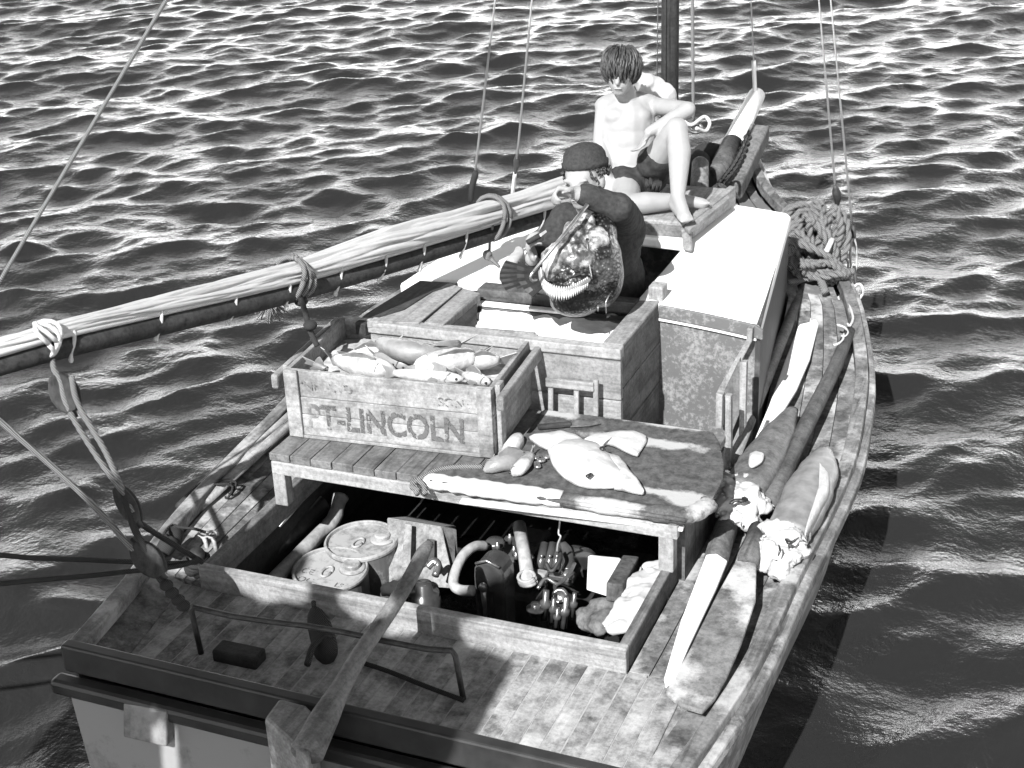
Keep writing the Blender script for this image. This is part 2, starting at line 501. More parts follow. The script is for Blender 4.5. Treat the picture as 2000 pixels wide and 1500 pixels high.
for fn, sg, rm in ((srail, 1, MAT['railwood']), (trail, -1, MAT['railwood'])):
    sweep(fn, [(-.055, 0), (0, 0.002), (.004, -.055), (-.05, -.06)], sgn=sg).build('rail', rm, boat, bevel=0.006)
    sweep(fn, [(-.002, -.03), (.032, -.034), (.036, -.075), (0, -.085)], sgn=sg).build('rubbing_strake', rm, boat, bevel=0.008)
# hull skin
rings = []
for i in range(45):
    y = YS[i]; a, b = srail(y), trail(y); c = (a + b) / 2; h = (a - b).length / 2
    prof = []
    for sgn, q in ((1, a), (-1, b)):
        col = [V((c.x + sgn * max(h * f, 0.012), y, z)) for f, z in ((0.985, q.z - 0.05), (0.975, -0.15), (0.93, -0.4), (0.84, -0.62), (0.6, -0.85), (0.05, -1.05))]
        prof.append(col)
    rings.append(prof[0] + prof[1][::-1])
mb = MB(); mb.loft(rings, cap=False, closed=False)
mb.build('hull', MAT['hull'], boat, True)
# stem post
MB().bar((-0.16, 4.86, 0.46), (-0.16, 4.72, -0.95), 0.09, 0.1, (0, 1, 0)).build('stem', MAT['brown_z'], boat, bevel=0.01)

# transom
MB().bar((-0.99, -0.545, 0.052), (1.04, -0.545, 0.03), 0.045, 0.1).build('transom_rail', MAT['black_rail'], boat, bevel=0.008)
MB().bar((-1.02, -0.585, -0.035), (1.07, -0.585, -0.055), 0.06, 0.055).build('moulding', MAT['black_rail'], boat, bevel=0.015)
MB().hexa([V((-0.78, -0.70, -0.9)), V((0.85, -0.70, -0.9)), V((0.85, -0.64, -0.9)), V((-0.78, -0.64, -0.9))],
          [V((-0.97, -0.585, -0.05)), V((1.02, -0.585, -0.07)), V((1.02, -0.54, -0.07)), V((-0.97, -0.54, -0.05))]).build('transom_board', MAT['transom'], boat)
q = [P(240, 1357, -.16), P(322, 1378, -.16), P(322, 1440, -.30), P(240, 1420, -.30)]
q = [PY(240, 1372, -.615), PY(325, 1392, -.62), PY(325, 1460, -.64), PY(240, 1440, -.64)]
MB().slab(q, 0.04, (0, 1, 0)).build('transom_pad', MAT['transom'], boat, bevel=0.006)

# decks, every plank of its own
HX0, HX1 = -0.85, 0.715
def strip(x0a, x1a, x0b, x1b, ya, yb, za, zb, th=0.025):
    return [V((x0a, ya, za)), V((x1a, ya, za)), V((x1b, yb, zb)), V((x0b, yb, zb))]
xs = np.arange(HX0 - 0.1, 1.0, 0.064)
for i, x in enumerate(xs[:-1]):
    x1 = xs[i + 1] - random.uniform(.0012, .0026)
    if x1 < trail(-0.4).x + 0.06 or x > srail(-0.4).x - 0.1: continue
    j = random.uniform(-.0012, .0012)
    MB().slab(strip(x, x1, x, x1, -0.53, 0.012, j, j), 0.028).build('deck_plank', MAT['deck'], boat, bevel=0.002, seg=1)
MB().slab(strip(-0.86, 0.86, -0.86, 0.86, -0.525, 0.0, -.0012, -.0012), .02).build('caulking', MAT['hose'], boat)
def inner_s(y): return float(np.interp(y, [-.6, 1.1, 1.62, 2.95, 3.4, 4.7], [.715, .715, .74, .565, .25, -.12]))
def inner_t(y): return float(np.interp(y, [-.6, 1.1, 1.62, 2.95, 3.4, 4.7], [-.85, -.85, -.86, -.75, -.45, -.2]))
def dz(y, f):
    zi = float(np.interp(y, [-.6, .8, 1.7, 2.9, 4.7], [0.0, 0.0, 0.03, 0.15, 0.33]))
    return zi * (1 - f)
K = 5
for fn, inn, nm in ((srail, inner_s, 1), (trail, inner_t, -1)):
    for k in range(K):
        f0, f1 = k / K, (k + 1) / K
        rings = []
        for i in range(31):
            y = 0.012 + (3.0 - 0.012) * i / 30
            if fn is trail or True:
                o = fn(y); xo = o.x - nm * 0.05; xi = inn(y)
                zi = dz(y, 0); zo = o.z - 0.062
                jit = 0.0015 * math.sin(k * 5 + nm)
                def at(f): return V((xi + (xo - xi) * f, y, zi + (zo - zi) * f + jit))
                gpx = 0.0012 / max(abs(xo - xi), .05)
                a, b = at(f0 + gpx), at(f1 - gpx)
                rings.append([a, b, b - V((0, 0, .025)), a - V((0, 0, .025))])
        MB().loft(rings).build('deck_plank', MAT['sidedeck'], boat, bevel=0.001, seg=1)
# quarters of the after deck outside the hatch line are closed by a margin plank each side
for fn, nm in ((srail, 1), (trail, -1)):
    rings = []
    for i in range(9):
        y = -0.53 + 0.54 * i / 8; o = fn(y)
        a = V((o.x - nm * 0.15, y, 0.004)); b = V((o.x - nm * 0.045, y, o.z - 0.062))
        rings.append([a, b, b - V((0, 0, .03)), a - V((0, 0, .03))])
    MB().loft(rings).build('margin_plank', MAT['sidedeck'], boat)
# foredeck
for k in range(10):
    f0, f1 = k / 10, (k + 1) / 10 - 0.012
    rings = []
    for i in range(15):
        y = 3.002 + 1.72 * i / 14; a = srail(y); b = trail(y)
        w0, w1 = b.x + 0.05, a.x - 0.05
        if w1 < w0 + 0.02: w0 = w1 - 0.02
        def at(f): return V((w0 + (w1 - w0) * f, y, (a.z + b.z) / 2 - 0.062 + 0.05 * (1 - (2 * f - 1) ** 2)))
        p, q2 = at(f0), at(f1)
        rings.append([p, q2, q2 - V((0, 0, .025)), p - V((0, 0, .025))])
    MB().loft(rings).build('deck_plank', MAT['hull'], boat)

# engine hatch: coamings and lining
MB().bar((-0.845, 0.017, 0.036), (0.71, 0.017, 0.036), 0.034, 0.105).build('coaming', MAT['pale_x'], boat, bevel=0.006)
MB().bar((-0.828, 0.036, 0.034), (-0.828, 1.1, 0.05), 0.034, 0.1).build('coaming', MAT['grey_y'], boat, bevel=0.006)
MB().bar((0.693, 0.036, 0.034), (0.693, 1.1, 0.05), 0.034, 0.1).build('coaming', MAT['grey_y'], boat, bevel=0.006)
lin = MB()
lin.box((-0.07, 0.0, -0.28), (1.56, 0.03, 0.5)).box((-0.865, 1.45, -0.28), (0.03, 3.0, 0.52)).box((0.735, 1.45, -0.28), (0.03, 3.0, 0.52)).box((-0.07, 1.5, -0.56), (1.6, 3.0, 0.03))
lin.build('bilge_lining', MAT['dark_y'], boat)

# bridge thwart over the hatch
xs = np.linspace(-0.815, 0.735, 19)
for i in range(18):
    j = random.uniform(-.002, .002); e = random.uniform(-.004, .004)
    MB().slab(strip(xs[i], xs[i + 1] - .003, xs[i], xs[i + 1] - .003, 0.478 + e, 1.112, .3 + j, .3 + j), 0.03).build('thwart_plank', MAT['grey_y'], boat, bevel=0.002, seg=1)
MB().bar((-0.81, 0.488, 0.243), (0.735, 0.488, 0.243), 0.028, 0.052).build('thwart_front_board', MAT['pale_x'], boat, bevel=0.004)
for x in (-0.785, 0.695):
    MB().bar((x, 0.5, 0.086), (x, 0.5, 0.24), 0.052, 0.05, (0, 1, 0)).build('thwart_post', MAT['pale_z'], boat, bevel=0.004)
MB().slab([V((0.668, 0.57, .26)), V((0.735, 0.57, .26)), V((0.735, 1.1, .26)), V((0.668, 1.1, .26))], .36).build('thwart_bracket', MAT['brown_z'], boat)
# tarred canvas over its starboard half
cv = [P(x, y, .312) for x, y in ((1062, 799), (1212, 818), (1392, 842), (1406, 866), (1414, 905), (1412, 935), (1386, 985), (1338, 1015), (1215, 996), (1095, 978), (950, 955), (838, 938), (845, 915), (930, 908), (985, 893), (1010, 868))]
mb = MB().slab(cv, .012)
mb.build('canvas_cover', MAT['tar'], boat, bevel=0.004)
def roll(pts, r, name, mat, seed):
    rng = random.Random(seed)
    c = curve([P(x, y, z) for x, y, z in pts], 8); rings = []
    for i, p in enumerate(c):
        t = (c[min(i + 1, len(c) - 1)] - c[max(i - 1, 0)]).normalized(); u = V((0, 0, 1)); sd = t.cross(u).normalized()
        k = r * (1 + 0.12 * rng.uniform(-1, 1))
        rings.append([p + sd * k * 1.15 * math.cos(a) * -1 + u * k * 0.8 * math.sin(a) for a in [2 * math.pi * q / 12 for q in range(12)]])
    MB().loft(rings).build(name, mat, boat, True)
roll([(832, 938, .292), (900, 948, .296), (1000, 962, .298), (1098, 974, .297)], .033, 'canvas_roll', MAT['canvas_pale'], 3)
roll([(1100, 975, .297), (1200, 990, .296), (1290, 1003, .296), (1345, 1006, .300), (1385, 985, .302)], .032, 'canvas_roll', MAT['tar'], 4)
mb = MB().bar(P(900, 978, .258), P(1335, 1032, .252), 0.03, 0.012)
mb.build('canvas_hem', MAT['canvas_pale'], boat, bevel=0.003)

# ice well
WZ = 0.579
def zboards(p0, p1, z0, z1, n, th, mat, name='well_board', d=(0, 1, 0)):
    h = (z1 - z0) / n
    for i in range(n):
        za = z0 + i * h + .002; zb = z0 + (i + 1) * h - .002
        j = random.uniform(0, .005)
        o = V(d) * j
        MB().slab([V((p0[0], p0[1], za)) + o, V((p1[0], p1[1], za)) + o, V((p1[0], p1[1], zb)) + o, V((p0[0], p0[1], zb)) + o], th, d).build(name, mat, boat, bevel=0.003)
zboards((-0.709, 1.122), (0.318, 1.146), 0.02, WZ - .045, 3, .025, MAT['pale_x'])
MB().slab([V((-0.712, 1.112, WZ)), V((0.322, 1.138, WZ)), V((0.322, 1.185, WZ)), V((-0.712, 1.175, WZ))], .044).build('well_rim', MAT['pale_x'], boat, bevel=0.005)
zboards((0.318, 1.178), (0.318, 1.655), -0.12, WZ - .004, 4, .025, MAT['grey_y'], d=(-1, 0, 0))
MB().slab([V((0.235, 1.19, WZ - .002)), V((0.314, 1.19, WZ - .002)), V((0.314, 1.66, WZ - .002)), V((0.235, 1.64, WZ - .002))], .03).build('well_rim', MAT['crate_y'], boat, bevel=0.005)
MB().slab([V((-0.709, 1.15, .53)), V((-0.709, 1.64, .53)), V((-0.709, 1.64, 0)), V((-0.709, 1.15, 0))], .02, (1, 0, 0)).build('well_board', MAT['grey_y'], boat)
MB().slab([P(716, 627, WZ + .008), P(818, 630, WZ + .008), P(903, 560, WZ + .008), P(888, 556, WZ + .008), P(845, 570, WZ + .008), P(790, 605, WZ + .008)], .03).build('well_cover', MAT['pale_y'], boat, bevel=0.004)
MB().slab([P(828, 629, WZ + .006), P(866, 634, WZ + .006), P(938, 572, WZ + .006), P(905, 562, WZ + .006)], .05).build('well_beam', MAT['crate_y'], boat, bevel=0.004)
MB().slab([V((-0.44, 1.57, WZ)), V((0.235, 1.60, WZ)), V((0.235, 1.66, WZ)), V((-0.44, 1.66, WZ))], .05).build('well_rim', MAT['brown_x'], boat, bevel=0.005)
MB().slab([V((-0.44, 1.52, WZ - .06)), V((0.235, 1.54, WZ - .06)), V((0.235, 1.60, WZ - .06)), V((-0.44, 1.58, WZ - .06))], .05).build('well_ledge', MAT['brown_x'], boat, bevel=0.004)
MB().slab([V((-0.42, 1.525, WZ - .045)), V((0.0, 1.535, WZ - .045)), V((0.0, 1.57, WZ - .045)), V((-0.42, 1.565, WZ - .045))], .012).build('ice_strip', MAT['ice'], boat, bevel=0.004)
MB().slab([V((-0.44, 1.655, WZ - .052)), V((0.30, 1.655, WZ - .052)), V((0.30, 1.655, -.2)), V((-0.44, 1.655, -.2))], .02, (0, 1, 0)).build('well_board', MAT['grey_x'], boat)
MB().slab([P(866, 634, .574), P(937, 573, .574), P(940, 600, .50), P(934, 652, .50)], .012, (-1, 0, 0)).build('well_board', MAT['dark_y'], boat)  # shade on the well's inner port wall, put in as a dark-coloured panel
# ice in the well
mb = MB(); n = 40; rows = []
for i in range(n + 1):
    rows.append([V((-0.40 + 0.70 * j / n, 1.165 + 0.45 * i / n, 0.512 + 0.012 * mnoise.fractal(V((j * .35, i * .25, 1)), 1, 2, 4))) for j in range(n + 1)])
mb.loft(rows, cap=False, closed=False)
ice = mb.build('ice', MAT['ice'], None, True)
tag(ice, 'white crushed ice filling the open well in front of the man', 'ice'); ice['kind'] = 'stuff'
# dark board along the port side of the well
MB().slab([P(693, 630, .57), P(716, 611, .57), P(820, 547, .57), P(895, 552, .57), P(888, 557, .57), P(845, 569, .57), P(790, 604, .57), P(712, 634, .57)], .05).build('side_board', MAT['dark_y'], boat, bevel=0.004)
# little rack on the front of the well
for x, yt in ((1076, 752), (1126, 756), (1164, 742)):
    a = PY(x, 812, 1.10); b = PY(x, yt, 1.10)
    MB().bar(a, b, 0.020, 0.014, (0, 1, 0)).build('rack_upright', MAT['pale_z'], boat, bevel=0.003)
MB().bar(PY(1066, 746, 1.09), PY(1160, 756, 1.09), 0.014, 0.036).build('rack_rail', MAT['pale_x'], boat, bevel=0.004)

# cabin trunk
def xe(y): return float(np.interp(y, [1.6, 2.95], [.735, .56]))
def xw(y): return float(np.interp(y, [1.6, 2.95], [-.86, -.74]))
def rz(x): return 0.585 - 0.055 * ((x + 0.06) / 0.78) ** 2
def roof(fx0, fx1, y0, y1, name='roof_panel', n=14, m=12, edge=0):
    rings = []
    for i in range(m + 1):
        y = y0 + (y1 - y0) * i / m; a, b = fx0(y), fx1(y)
        top = [V((a + (b - a) * j / n, y, rz(a + (b - a) * j / n))) for j in range(n + 1)]
        if edge: top[-1 if edge > 0 else 0] += V((0.0, 0, -.012))
        rings.append(top + [p - V((0, 0, .05)) for p in top[::-1]])
    MB().loft(rings).build(name, MAT['white'], boat, False, bevel=0.012, seg=3)
roof(lambda y: 0.225, xe, 1.635, 2.95, edge=1)
roof(lambda y: xw(y), lambda y: -0.33, 1.68, 2.95, edge=-1)
roof(lambda y: -0.328, lambda y: 0.223, 2.36, 2.95)
def lipz(x): return rz(x) - .05
mb = MB(); N = 14
for nm, x0, x1, mt in (('roof_lip', .319, .74, MAT['cabin_grey']),):
    rings = []
    for j in range(N + 1):
        x = x0 + (x1 - x0) * j / N; z = rz(x) - (0.02 if j == N else 0.004)
        zl = rz(x) - .06
        rings.append([V((x, 1.628, z)), V((x, 1.628, zl)), V((x, 1.645, zl)), V((x, 1.645, z))])
    MB().loft(rings).build(nm, mt, boat, bevel=0.004)
rings = []
for j in range(N + 1):
    x = .319 + .395 * j / N; z = rz(x) - .061
    rings.append([V((x, 1.632, z)), V((x, 1.632, z - .01)), V((x, 1.645, z - .01)), V((x, 1.645, z))])
MB().loft(rings).build('trim', MAT['white'], boat)
MB().slab([V((.30, 1.648, -.3)), V((.725, 1.648, -.3)), V((.725, 1.648, .52)), V((.30, 1.648, .55))], .02, (0, 1, 0)).build('cabin_wall', MAT['cabin_grey'], boat)
MB().slab([V((.728, 1.645, .0)), V((.728, 1.645, .525)), V((.553, 2.94, .535)), V((.553, 2.94, .05))], .02, (-1, 0, 0)).build('cabin_wall', MAT['cabin_shaded'], boat)
MB().slab([V((-.852, 1.69, .0)), V((-.852, 1.69, .50)), V((-.732, 2.94, .50)), V((-.732, 2.94, .05))], .02, (1, 0, 0)).build('cabin_wall', MAT['cabin_shaded'], boat)
MB().slab([V((.555, 2.93, .0)), V((.555, 2.93, .53)), V((-.735, 2.93, .50)), V((-.735, 2.93, .0))], .02, (0, -1, 0)).build('cabin_wall', MAT['hull'], boat)
MB().slab([V((.222, 1.66, .53)), V((.222, 2.36, .53)), V((.222, 2.36, -.5)), V((.222, 1.66, -.5))], .02, (1, 0, 0)).build('companionway_side', MAT['dark_y'], boat)
MB().slab([V((-.328, 1.70, .53)), V((-.328, 2.36, .53)), V((-.328, 2.36, -.5)), V((-.328, 1.70, -.5))], .02, (-1, 0, 0)).build('companionway_side', MAT['dark_y'], boat)
# corner block on the roof edge
a = P(1282, 572, .60)
MB().box((a.x, a.y + .02, .60), (.06, .07, .06)).build('corner_block', MAT['pale_z'], boat, bevel=0.006)
# sliding hatch
def hz(v): return v
MB().slab([V((-.31, 2.36, .655)), V((.205, 2.40, .655)), V((.27, 2.93, .655)), V((-.31, 2.93, .655))], .022).build('hatch_lid', MAT['pale_y'], boat, bevel=0.006)
MB().bar((-.30, 2.385, .612), (.205, 2.415, .612), .03, .06).build('hatch_beam', MAT['grey_x'], boat, bevel=0.005)
MB().bar(V((.225, 2.40, .625)), V((.285, 2.93, .625)), .035, .09).build('hatch_runner', MAT['pale_y'], boat, bevel=0.006)
MB().slab([P(1336, 441, .66), P(1346, 450, .66), P(1426, 386, .66), P(1418, 377, .66)], .02).build('hatch_trim', MAT['pale_y'], boat, bevel=0.003)
MB().slab([P(1330, 446, .64), P(1347, 452, .64), P(1350, 492, .59), P(1334, 488, .59)], .03, (0, 1, 0)).build('hatch_leg', MAT['pale_z'], boat, bevel=0.003)
# splintered bracket boards at the after starboard corner of the cabin
def plank_px(pts, y, th, name, mat): MB().slab([PY(px, py, y) for px, py in pts], th, (0, 1, 0)).build(name, mat, boat, bevel=0.003)
plank_px([(1459, 642), (1470, 642), (1468, 668), (1413, 772), (1398, 768), (1457, 665)], 1.60, .05, 'bracket_board', MAT['pale_z'])
plank_px([(1398, 768), (1411, 772), (1409, 838), (1397, 836)], 1.45, .04, 'bracket_board', MAT['pale_z'])
plank_px([(1416, 772), (1427, 775), (1428, 915), (1415, 920)], 1.25, .03, 'bracket_board', MAT['pale_z'])
plank_px([(1444, 708), (1458, 708), (1455, 835), (1443, 860)], 1.45, .03, 'bracket_board', MAT['pale_z'])
plank_px([(1410, 772), (1445, 700), (1444, 808), (1428, 850), (1412, 840)], 1.56, .02, 'bracket_panel', MAT['grey_z'])
# port side: white side boards and a grey plank
MB().slab([P(786, 556, .34), P(880, 487, .34), P(1010, 438, .34), P(1085, 400, .34), P(1060, 440, .34), P(985, 480, .34), P(870, 548, .34)], .03).build('white_side_board', MAT['white'], boat, bevel=0.004)
MB().slab([P(853, 549, .375), P(900, 513, .375), P(954, 497, .375), P(1020, 466, .375), P(1030, 474, .375), P(1000, 503, .375), P(965, 526, .375), P(915, 552, .375)], .025).build('side_plank', MAT['grey_y'], boat, bevel=0.004)

# mast and standing rigging
MB().tube([V((-.17, 3.42, .2)), V((-.165, 3.42, 1.6)), V((-.155, 3.42, 4.5)), V((-.15, 3.42, 6.9))], [.045, .043, .040, .03], 16).build('mast', MAT['dark_z'], boat, True)
MB().tube([V((-.166, 3.42, .9)), V((-.166, 3.42, .94))], .052, 16).build('mast_band', MAT['iron'], boat, True)
def stay(p, q, r, mat, name='stay', n=6):
    MB().tube(curve([p, q], 6), r * (.78 if r < .0085 else 1), n).build(name, mat, boat, True)
def stays(x0, y0, D0, x1, y1, D1, r, mat, name='stay'):
    stay(PD(x0, y0, D0), PD(x1, y1, D1), r, mat, name)
MASTHEAD = V((-.15, 3.42, 6.7))
def shroud(px, py, D):
    a = PD(px, py, D)
    stay(a, a.lerp(MASTHEAD, .10), .0075, MAT['rope_grey'], 'shroud')
    stay(a.lerp(MASTHEAD, .099), MASTHEAD, .0055, MAT['rope_pale'], 'shroud')
shroud(927, 345, 6.82)
MB().tube(curve([PD(930, 335, 6.8), PD(922, 365, 6.85), PD(918, 395, 6.9)], 5), [.012] + [.016] * 9 + [.011], 8).build('lanyard', MAT['rope_dark'], boat, True)
shroud(1010, 310, 6.8)
MB().tube(curve([PD(1011, 300, 6.8), PD(1009, 322, 6.83), PD(1006, 340, 6.85)], 5), [.006, .01, .014, .017, .017, .016, .013, .011, .009, .007, .005], 8).build('rigging_screw', MAT['iron'], boat, True)
stays(1006, 338, 6.85, 1001, 378, 6.95, .010, MAT['rope_pale'], 'lanyard')
shroud(1633, 385, 7.35)
MB().tube(curve([PD(1631, 362, 7.3), PD(1635, 385, 7.34), PD(1635, 405, 7.38)], 5), [.008, .014, .019, .022, .022, .02, .018, .015, .013, .01, .008], 8).build('rigging_block', MAT['iron'], boat, True)
shroud(1664, 440, 7.43)
# links below the starboard shrouds
def ring_link(c, w, h, tilt, r, name, mat):
    pts = []
    for i in range(17):
        a = 2 * math.pi * i / 16
        pts.append(c + AX_R * (w * math.cos(a) * math.cos(tilt) - h * math.sin(a) * math.sin(tilt)) + AX_U * (h * math.sin(a) * math.cos(tilt) + w * math.cos(a) * math.sin(tilt)))
    MB().tube(pts, r, 7).build(name, mat, boat, True)
stays(1634, 400, 7.38, 1640, 440, 7.43, .007, MAT['rope_pale'], 'lanyard')
ring_link(PD(1640, 455, 7.44), .016, .075, .12, .007, 'shackle', MAT['cloth_pale'])
ring_link(PD(1648, 512, 7.46), .02, .04, .3, .006, 'shackle', MAT['cloth_pale'])
ring_link(PD(1667, 500, 7.44), .016, .09, .02, .006, 'shackle', MAT['tin'])
ring_link(PD(1675, 570, 7.38), .025, .04, -.2, .007, 'shackle', MAT['cloth_pale'])
stays(1666, 440, 7.43, 1668, 465, 7.43, .012, MAT['iron'], 'chain_plate')
stays(1668, 520, 7.42, 1672, 556, 7.4, .009, MAT['iron'], 'chain_plate')
# halyards by the mast
stay(PD(1283, 155, 7.2), MASTHEAD, .004, MAT['rope_grey'], 'halyard')
MB().tube([MASTHEAD.lerp(PD(1354, 238, 7.25), i / 120) for i in range(121)], [.007 + .002 * (i % 2) for i in range(121)], 7).build('halyard', MAT['rope_grey'], boat, True)
ring_link(PD(1358, 250, 7.25), .03, .022, 0, .010, 'thimble', MAT['steel'])
MB().tube(curve([PD(1330, 232, 7.2), PD(1350, 244, 7.2), PD(1375, 228, 7.25), PD(1386, 240, 7.25), PD(1378, 256, 7.25), PD(1360, 250, 7.2)], 6), .009, 7).build('rope_end', MAT['rope_pale'], boat, True)

# bow: bowsprit, timber bitts, chain
MB().tube([PD(1395, 352, 8.0), PD(1431, 282, 8.32)], .062, 14).build('bowsprit_heel', MAT['brown_n' if 'brown_n' in MAT else 'brown_z'], boat, True)
MB().tube([PD(1428, 288, 8.30), PD(1478, 186, 8.75)], [.060, .050], 14).build('bowsprit', MAT['white'], boat, True)
MB().bar(PD(1432, 372, 7.95), PD(1486, 258, 8.4), .1, .1, (0, 1, .3)).build('bow_timber', MAT['grey_z'], boat, bevel=0.012)
MB().bar(PD(1412, 352, 8.05), PD(1468, 252, 8.5), .055, .08, (0, 1, .3)).build('bow_timber', MAT['grey_z'], boat, bevel=0.01)
MB().tube([PD(1366, 372, 7.75), PD(1368, 318, 7.85), PD(1369, 312, 7.86)], [.05, .045, .03], 12).build('bitt', MAT['grey_z'], boat, True)
tip = PD(1475, 186, 8.72); stay(tip, MASTHEAD, .005, MAT['rope_pale'], 'forestay'); stay(tip, tip.lerp(MASTHEAD, .035), .014, MAT['rope_pale'], 'forestay')
mb = MB(); rng = random.Random(5)
path = curve([PD(1462, 262, 8.28), PD(1447, 300, 8.08), PD(1430, 330, 7.95), PD(1412, 352, 7.85), PD(1400, 372, 7.72), PD(1430, 380, 7.75), PD(1412, 365, 7.72), PD(1440, 385, 7.75)], 7)
for i in range(len(path) - 1):
    c = path[i]; t = (path[i + 1] - c).normalized(); s1 = t.cross(V((0, 0, 1)) if i % 2 else V((1, .3, 0))).normalized()
    pts = [c + t * .028 * math.cos(a) + s1 * .017 * math.sin(a) for a in [2 * math.pi * k / 10 for k in range(11)]]
    mb.tube(pts, .0075, 6)
ch = mb.build('anchor_chain', MAT['iron'], None, True)
tag(ch, 'rusty anchor chain running up between the timbers at the bow', 'chain')
mb = MB()
for px, py, D, r in ((1352, 318, 8.1, .10), (1385, 308, 8.3, .11), (1418, 306, 8.45, .08), (1345, 340, 7.95, .10), (1375, 350, 8.05, .09)):
    mb.ell(PD(px, py, D), (r, r * 1.2, r * .75))
tp = blob('tarpaulin', mb, MAT['rope_dark'], None, .016, 5, .008)
tag(tp, 'heap of black tarpaulin on the foredeck behind the boy', 'tarpaulin')

# iron horse for the sheet, across the after deck
hp = [P(396, 1278, .0), P(388, 1255, .04), PY(372, 1192, -.36), PY(378, 1184, -.36)] 
z0 = .172
c0 = P(373, 1187, z0); c1 = P(889, 1274, z0)
arch = [P(393, 1276, .0), c0 - V((0, 0, .012)), c0 + (c1 - c0) * .012 + V((0, 0, .004))] + [c0.lerp(c1, f) - V((0, 0, .006 * math.sin(f * 9))) for f in (.15, .3, .45, .6, .75, .9)] + [c1 - (c1 - c0) * .012 + V((0, 0, .004)), c1 - V((0, 0, .014)), P(905, 1365, .0)]
MB().tube(arch, .0095, 8).build('sheet_horse', MAT['iron'], boat, True)

# ================================================================== THINGS ON THE BOAT
def obj(name, mb, mat, label, cat, smooth=True, bevel=0.0, group=None):
    return tag(mb.build(name, mat, None, smooth, bevel), label, cat, group)

# ---- boom with its furled sail
bm_pts = [PD(-120, 750, 4.40), PD(105, 684, 4.62), PD(330, 630, 5.0), PD(560, 574, 5.45), PD(800, 505, 5.95), PD(1050, 428, 6.6), PD(1306, 348, 7.45)]
boom_c = curve(bm_pts, 8)
boom = thing('boom', 'long dark boom carrying a furled white sail out over the port side', 'boom', bm_pts[-1])
MB().tube(boom_c, [.030 + .008 * math.sin(math.pi * i / (len(boom_c) - 1)) for i in range(len(boom_c))], 12).build('spar', MAT['dark_n'] if 'dark_n' in MAT else MAT['dark_x'], boom, True)
def bpt(f):
    x = f * (len(boom_c) - 1); i = min(int(x), len(boom_c) - 2)
    return boom_c[i].lerp(boom_c[i + 1], x - i)
def boom_at_px(px):
    best = min(range(201), key=lambda k: abs(project(bpt(k / 200))[0] - px)); return best / 200
def project(p):
    v = p - CAM; z = v.dot(AX_F)
    return 1000 + F_PX * v.dot(AX_R) / z, 750 - F_PX * v.dot(AX_U) / z
NS = 220; NR = 96
f0 = boom_at_px(-40); rings = []
hts = [(-90, 36), (95, 37), (330, 42), (500, 44), (560, 45), (650, 51), (750, 59), (880, 54), (1000, 52), (1080, 57), (1200, 52), (1306, 46)]
for i in range(NS + 1):
    f = f0 + (0.985 - f0) * i / NS
    p = bpt(f); px, py = project(p); D = (p - CAM).dot(AX_F)
    h = float(np.interp(px, [a for a, b in hts], [b for a, b in hts])) / F_PX * D
    t = (bpt(min(f + .01, 1)) - bpt(max(f - .01, 0))).normalized()
    u = V((0, 0, 1)); u = (u - t * u.dot(t)).normalized(); sd = t.cross(u)
    s_ = i / NS * 9.0
    ring = []
    for k in range(NR):
        a = 2 * math.pi * k / NR
        cr, sr = math.cos(a), math.sin(a)
        w = h * 0.50
        fold = 0.0
        # long slanting folds of rolled cloth
        for q, (fr, sl, am) in enumerate(((3, 1.9, .13), (5, 3.3, .11), (8, -1.6, .07), (13, 5.2, .05))):
            ph = a * fr + s_ * sl + 1.7 * q + 2.2 * mnoise.noise(V((s_ * .7, q * 5.1, 0)))
            c_ = math.sin(ph); fold -= am * max(0.0, c_) ** 3 * (0.4 + 0.9 * abs(mnoise.noise(V((s_ * .8, a, q * 3.0)))) * 2)
        fold += 0.06 * mnoise.noise(V((s_ * .9, cr * 1.2, sr * 1.2)))
        r = 1 + fold * 2.0
        ring.append(p + u * (h * 0.54 + h * 0.52 * sr * r + .028) + sd * (w * 0.85 * cr * r * (0.75 + .25 * (1 - sr))))
    rings.append(ring)
MB().loft(rings).build('furled_sail', MAT['sail'], boom, True)
# foot rope and lacings
MB().tube([bpt(f0 + (0.98 - f0) * i / 60) + V((0, 0, .036)) - AX_F * .028 for i in range(61)], .010, 6).build('foot_rope', MAT['rope_pale'], boom, True)
for k, px in enumerate((150, 320, 463, 565, 670, 752, 830, 910, 1058)):
    f = boom_at_px(px); p = bpt(f); D = (p - CAM).dot(AX_F); s = D / F_PX
    up = AX_U; rt = AX_R; to = -AX_F * .045
    c = [p + up * 36 * s - AX_F * .045 - rt * 2 * s, p + up * 20 * s + to + rt * 3 * s, p + to + rt * 2 * s, p - up * 16 * s + to - rt * 3 * s, p - up * 30 * s + to * .7 - rt * (6 + 3 * (k % 3)) * s]
    mb = MB().tube(curve(c, 5), .0065, 7)
    mb.ell(c[-1], (.008, .008, .012))
    mb.build('lacing', MAT['rope_pale'], boom, True)
def wrap(px, r, mat, name, n=3, dp=7, ext=1.0):
    for j in range(n):
        f = boom_at_px(px + j * dp); p = bpt(f); D = (p - CAM).dot(AX_F); s = D / F_PX
        h = float(np.interp(px, [a for a, b in hts], [b for a, b in hts])) * s
        u = V((0, 0, 1)); t = (bpt(min(f + .01, 1)) - bpt(max(f - .01, 0))).normalized(); sd = t.cross(u).normalized()
        c = p + u * (h * .5)
        pts = [c + u * (.012 + (h * .58 + .030) * math.sin(a) * ext) + sd * (h * .43 + .02) * math.cos(a) + t * (.02 * math.sin(a * 2 + j)) for a in [2 * math.pi * q / 18 for q in range(19)]]
        MB().tube(pts, r, 7).build(name, mat, boom, True)
wrap(572, .010, MAT['rope_grey'], 'gasket', 3, 8)
wrap(960, .010, MAT['rope_grey'], 'gasket', 2, 9)
wrap(100, .0075, MAT['rope_pale'], 'lashing', 4, -7, .9)
